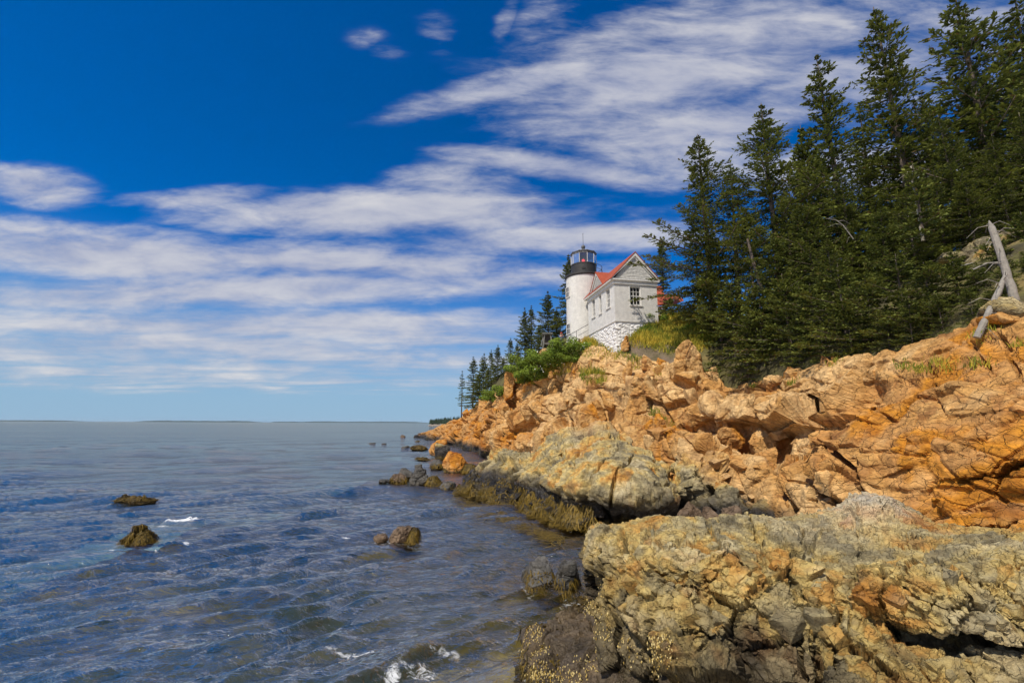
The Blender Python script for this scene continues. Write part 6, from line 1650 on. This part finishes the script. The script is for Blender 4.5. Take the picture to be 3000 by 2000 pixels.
for i, (px, py, d, s, lb) in enumerate([(1715, 1035, 45.8, 0.95, 'green shrub with white flowers against the white stone foundation'), (1690, 1040, 46.2, 1.1, 'green shrub below the ramp wall'), (1662, 1040, 47.2, 1.15, 'bright green shrub under the middle of the railing'),
        (1632, 1052, 48, 1.2, 'green shrub right of the grey wooden stand'), (1605, 1068, 49, 1.15, 'shrub in front of the grey wooden stand'), (1578, 1075, 51, 1.2, 'shrub left of the rock under the wooden stand'), (1548, 1092, 55, 1.35, 'light green shrub halfway down to the upright block'),
        (1565, 1110, 53, 1.0, 'shrub low on the slope right of the upright block'), (1535, 1125, 57, 1.0, 'shrub touching the right side of the upright block'), (1650, 1062, 47.2, 0.8, 'low shrub on the grassy edge below the railing'),
        (1462, 1160, 68, 1.2, 'light green shrub left of the upright block'), (1438, 1178, 74, 1.2, 'light green shrub below the seaward row of spruces'), (1685, 1062, 45.6, 0.7, 'low shrub above the tan rocks left of the foundation'), (1520, 1098, 60, 1.2, 'shrub behind the tall upright block'),
        (2010, 950, 42.5, 0.6, 'small dark shrub at the top of the grass slope'), (1938, 945, 41.5, 0.55, 'small shrub at the right foot of the brick house')]):
    shrub(px, py, d, s, lb, i)
def grass():
    rs = np.random.RandomState(21); P0, L0, G0 = [], [], []
    def zone(cx, cy, rx, ry, n, l, tone, src):
        V, px, py, up = src
        idx = np.where((((px - cx) / rx) ** 2 + ((py - cy) / ry) ** 2 < 1) & up)[0]
        if not len(idx): return
        pk = rs.choice(idx, n); P0.append(V[pk] + rs.normal(size=(n, 3)) * [0.12, 0.12, 0.02]); L0.append(l * (0.5 + rs.rand(n))); G0.append(np.clip(tone + 0.18 * rs.normal(size=n) + 0.9 * fbm(V[pk] / 1.3, 77, 3), 0, 1))
    gpx, gpy = proj(VG); G = (VG, gpx, gpy, np.ones(len(VG), bool))
    bc = [b for b in BIG if b[0] == 'cliff'][0]; Cc = (bc[1], bc[3], bc[4], bc[2][:, 2] > 0.25)
    zone(1960, 965, 130, 50, 26000, 0.26, 0.38, G); zone(2060, 955, 70, 60, 9000, 0.28, 0.32, G); zone(1880, 1000, 60, 22, 4500, 0.35, 0.5, G); zone(1990, 1015, 90, 24, 5000, 0.30, 0.35, G)
    zone(1640, 1085, 45, 26, 3500, 0.55, 0.6, G); zone(1640, 1085, 50, 26, 2500, 0.5, 0.5, Cc); zone(1740, 1105, 32, 26, 1600, 0.4, 0.25, Cc); zone(1585, 1115, 30, 18, 1500, 0.5, 0.35, Cc); zone(1725, 1015, 22, 18, 1500, 0.45, 0.7, G)
    zone(1795, 1020, 55, 16, 1200, 0.28, 0.4, G); zone(1780, 1035, 70, 22, 700, 0.25, 0.3, Cc); zone(1855, 1058, 20, 24, 500, 0.25, 0.25, Cc); zone(1920, 1100, 12, 30, 200, 0.2, 0.3, Cc)
    for (x, y) in ((2645, 1070), (2740, 1065), (2770, 1072), (2870, 985), (2905, 965), (2985, 995), (2700, 1085), (2340, 1135), (2200, 1125), (2120, 1150), (1925, 1215), (1955, 1240), (2465, 1075), (2850, 1060)): zone(x, y, 16, 12, 160, 0.16, 0.25, Cc)
    p, l, g = np.concatenate(P0), np.concatenate(L0), np.concatenate(G0)[:, None]; n = len(p)
    a = rs.rand(n) * 6.28; sd = np.stack([np.cos(a), np.sin(a), 0 * a], 1); ln = rs.normal(size=(n, 3)) * 0.35 + [0.15, 0, 1.0]
    w = 0.012 + 0.012 * rs.rand(n)[:, None]
    w = w * (0.4 + p[:, 1:2] / 38)
    tip = p + ln * l[:, None]; mid = p + ln * [0.7, 0.7, 1.05] * l[:, None] * 0.55
    V = np.stack([p - sd * w, p + sd * w, mid + sd * w * 0.7, tip, mid - sd * w * 0.7], 1).reshape(-1, 3)
    F = np.arange(n * 5).reshape(n, 5)
    c = np.array([0.10, 0.16, 0.018]) * (1 - g) + np.array([0.60, 0.44, 0.06]) * g
    stuff(add('grass', mesh_np('grass', V, F, M_LEAF, False, np.repeat(c, 5, 0))), 'yellow-green grass on the slope below the house and in the cliff cracks', 'grass')
grass()
def flowers():
    rs = np.random.RandomState(31); Vs, Fs, off = [], [], 0
    a = np.linspace(0, 2 * math.pi, 7)[:-1]
    for (cx, cy, rx, ry, d, n) in ((1715, 1020, 14, 20, 44.9, 26), (1685, 1000, 20, 12, 45.6, 12), (1650, 1046, 14, 12, 46.6, 9), (1605, 1022, 18, 10, 48.0, 5), (1590, 1080, 12, 10, 48.6, 5), (1610, 1040, 60, 40, 47.5, 14)):
        for i in range(n):
            q = P(cx + rx * rs.normal() * 0.6, cy + ry * rs.normal() * 0.6, d); r = 0.05 + 0.02 * rs.rand()
            up = np.array([rs.normal() * 0.5, -0.8, 0.6]); up /= np.linalg.norm(up); u = np.cross(up, [1, 0, 0.1]); u /= np.linalg.norm(u); v = np.cross(up, u)
            ring = q + r * (np.cos(a)[:, None] * u + np.sin(a)[:, None] * v); Vs.append(np.concatenate([[q + up * 0.02], ring]))
            Fs.append(np.array([[0, 1 + j, 1 + (j + 1) % 6] for j in range(6)]) + off); off += 7
    stuff(add('shrub_flowers', mesh_np('shrub_flowers', np.concatenate(Vs), np.concatenate(Fs), simple('white_petals', (0.8, 0.78, 0.72), 0.7, 0.05))), 'small white blossoms dotted over the green shrubs', 'flowers')
flowers()

# ------------------------------------------------------------------ dead trunks and driftwood on the right
def log(name, pts, rads, label, twigs=0, seed=0, mat=M_DEAD, group=None, cat='log'):
    r = random.Random(seed); p = [Vector(P(*q)) for q in pts]; o0 = p[0].copy()
    q = [v - o0 for v in p]; fine, fr = [], []
    for i in range(len(q) - 1):
        for j in range(5):
            t = j / 5; fine.append(q[i].lerp(q[i + 1], t) + Vector((r.uniform(-1, 1), r.uniform(-1, 1), r.uniform(-1, 1))) * rads[i] * 0.10); fr.append((rads[i] + (rads[i + 1] - rads[i]) * t) * r.uniform(0.93, 1.07))
    fine.append(q[-1]); fr.append(rads[-1])
    o = bpy.data.objects.new(name, None); COL.objects.link(o); o.location = o0; tag(o, label, cat, group)
    MB().tube(fine, fr, 10).build('trunk', mat, o)
    for i in range(twigs):
        b = fine[r.randrange(1, len(fine) - 1)]; a = r.uniform(0, 6.28); l = r.uniform(0.3, 0.9); dv = Vector((math.cos(a), math.sin(a) * 0.6, r.uniform(-0.5, 0.3)))
        MB().tube([b, b + dv * l * 0.5 + Vector((0, 0, 0.08)), b + dv * l + Vector((0, 0, -0.12))], [0.016, 0.010, 0.004], 4, False).build('twig', mat, o)
    return o
log('dead_trunk', [(2978, 900, 13.6), (2950, 800, 13.7), (2925, 725, 13.8), (2906, 668, 13.9), (2897, 646, 13.9)], [0.115, 0.105, 0.10, 0.085, 0.01], 'broken grey dead trunk with a pointed top, leaning left at the right edge', 9, 1)
log('dead_trunk', [(2862, 988, 13.5), (2895, 920, 13.4), (2925, 855, 13.4), (2948, 798, 13.45)], [0.10, 0.088, 0.075, 0.04], 'slanting grey dead trunk propped against the broken pointed one', 8, 2)
DG = 'bleached driftwood branches'
log('driftwood', [(2850, 790, 17.5), (2890, 772, 17.4), (2940, 768, 17.3), (3010, 760, 17.2)], [0.03, 0.035, 0.05, 0.06], 'bleached branch lying left of the broken trunk, just below the big rock shelf', 4, 3, group=DG)
log('driftwood', [(2930, 775, 16.9), (2970, 765, 16.8), (3020, 775, 16.6)], [0.12, 0.10, 0.08], 'thick bleached root stump behind the broken trunk at the right edge', 8, 4, group=DG)
log('driftwood', [(2790, 768, 18.2), (2820, 778, 18.0), (2850, 770, 18.1)], [0.02, 0.03, 0.02], 'short forked bleached branch lying among the low boughs', 4, 5, group=DG)
log('bare_trunk', [(2705, 705, 20.5), (2690, 620, 20.6), (2672, 520, 20.7), (2668, 480, 20.7)], [0.075, 0.06, 0.05, 0.03], 'pale bare trunk showing in the dark wood below the yellowish spruce top', 6, 6, simple('pale_bark', (0.40, 0.36, 0.27), 0.85, 0.35, 9, 0.5), cat='tree')
log('bare_trunk', [(2262, 880, 29.5), (2225, 830, 29.6), (2205, 760, 29.7), (2190, 700, 29.8)], [0.12, 0.11, 0.10, 0.07], 'brown crooked trunk leaning left in front of the spruces', 6, 7, M_BARK, cat='tree')
log('bare_trunk', [(2500, 700, 24), (2470, 660, 24), (2450, 645, 24), (2420, 640, 24)], [0.03, 0.025, 0.02, 0.01], 'grey dead bough twisting in the dark wood', 6, 8, cat='tree')

# ------------------------------------------------------------------ far headland and islands
def headland():
    rs = np.random.RandomState(41); o = bpy.data.objects.new('wooded_headland', None); COL.objects.link(o); d = 620.0
    o0 = PZ(1270, 1243.6); o0 = P(1270, 1243, d); o.location = (float(o0[0]), d, 0); struct(o, 'low wooded headland with a pale shore beyond the point')
    xs = np.linspace(P(1243, 1240, d)[0], P(1460, 1240, d)[0], 60) - o0[0]; V, F = [], []
    prof = [(-14, -0.5), (-8, 0.6), (0, 1.6), (30, 4.0), (120, 6)]
    for i, x in enumerate(xs):
        e = min(1, i / 4)
        for (dy, z) in prof: V.append((x + 8 * (1 - e), dy * (0.6 + 0.4 * e) + 3 * rs.normal() * (dy < 20), z * (0.4 + 0.6 * e) + 0.2 * rs.normal()))
    F = grid_faces(60, len(prof)); add('shore', mesh_np('shore', np.array(V), F, simple('far_shore_rock', (0.30, 0.25, 0.19), 0.9)), o)
    n = 420; VV, FF, CC, off = [], [], [], 0
    for i in range(n):
        x = rs.uniform(xs[0] + 4, xs[-1]); y = rs.uniform(0, 60); k = min(1, (x - xs[0]) / 45); h = (5.0 + 3.5 * rs.rand()) * (0.75 + 0.55 * k); r = 1.1 + 0.8 * rs.rand()
        for lv in range(4):
            z0 = 2 + h * (0.12 + 0.22 * lv); z1 = z0 + h * 0.36; rr = r * (1.15 - 0.25 * lv); a = np.linspace(0, 2 * math.pi, 8)[:-1] + rs.rand()
            ring = np.stack([x + rr * np.cos(a) * rs.uniform(0.7, 1.2, 7), y + rr * np.sin(a), np.full(7, z0) + 0.3 * rs.normal(size=7)], 1)
            VV.append(np.concatenate([[[x, y, z1]], ring])); FF.append(np.array([[0, 1 + j, 1 + (j + 1) % 7] for j in range(7)]) + off); off += 8
            CC.append(np.tile(np.array([0.04, 0.06, 0.035]) * rs.uniform(0.6, 1.3), (8, 1)))
    stuff(add('far_wood', mesh_np('far_wood', np.concatenate(VV), np.concatenate(FF), M_NEEDLE, False, np.concatenate(CC)), o))
headland()
def island(px0, px1, h, d, seed, label):
    rs = np.random.RandomState(seed); x0, x1 = P(px0, 1240, d)[0], P(px1, 1240, d)[0]; n = 90; V = []
    xs = np.linspace(x0, x1, n); t = np.linspace(0, 1, n)
    pr = h * np.minimum(1, np.minimum(t, 1 - t) * 9) * (0.8 + 0.35 * fbm(np.stack([xs / ((x1 - x0) / 7), 0 * xs, 0 * xs], 1), seed, 3)) + rs.rand(n) * h * 0.10
    for i in range(n): V += [(xs[i], d, -2), (xs[i], d + 4, pr[i] * 0.75), (xs[i], d + d * 0.03, pr[i]), (xs[i], d + d * 0.08, -2)]
    o = add('far_island', mesh_np('far_island', np.array(V), grid_faces(n, 4), simple('far_forest_%d' % seed, (0.035, 0.06, 0.05), 0.95), False)); struct(o, label)
island(-220, 200, 22, 8200, 1, 'long low dark island on the horizon at the far left')
island(385, 740, 29, 9000, 2, 'low wooded island on the horizon left of centre')
island(790, 860, 18, 9500, 3, 'short low islet on the horizon')
island(845, 1258, 31, 11000, 4, 'long low island on the horizon left of the headland')

# ------------------------------------------------------------------ sea air
def haze():
    m = bpy.data.materials.new('sea_haze'); m.use_nodes = True; nt = m.node_tree; nt.nodes.clear()
    out = nt.nodes.new('ShaderNodeOutputMaterial'); v = nt.nodes.new('ShaderNodeVolumePrincipled')
    v.inputs['Color'].default_value = (0.72, 0.86, 1.0, 1); v.inputs['Density'].default_value = 2.4e-5; v.inputs['Anisotropy'].default_value = 0.0
    nt.links.new(v.outputs[0], out.inputs['Volume'])
    stuff(MB().box((-16000, -120, -5), (16000, 13500, 42.5)).build('haze', m), 'thin sea haze over the water')
haze()
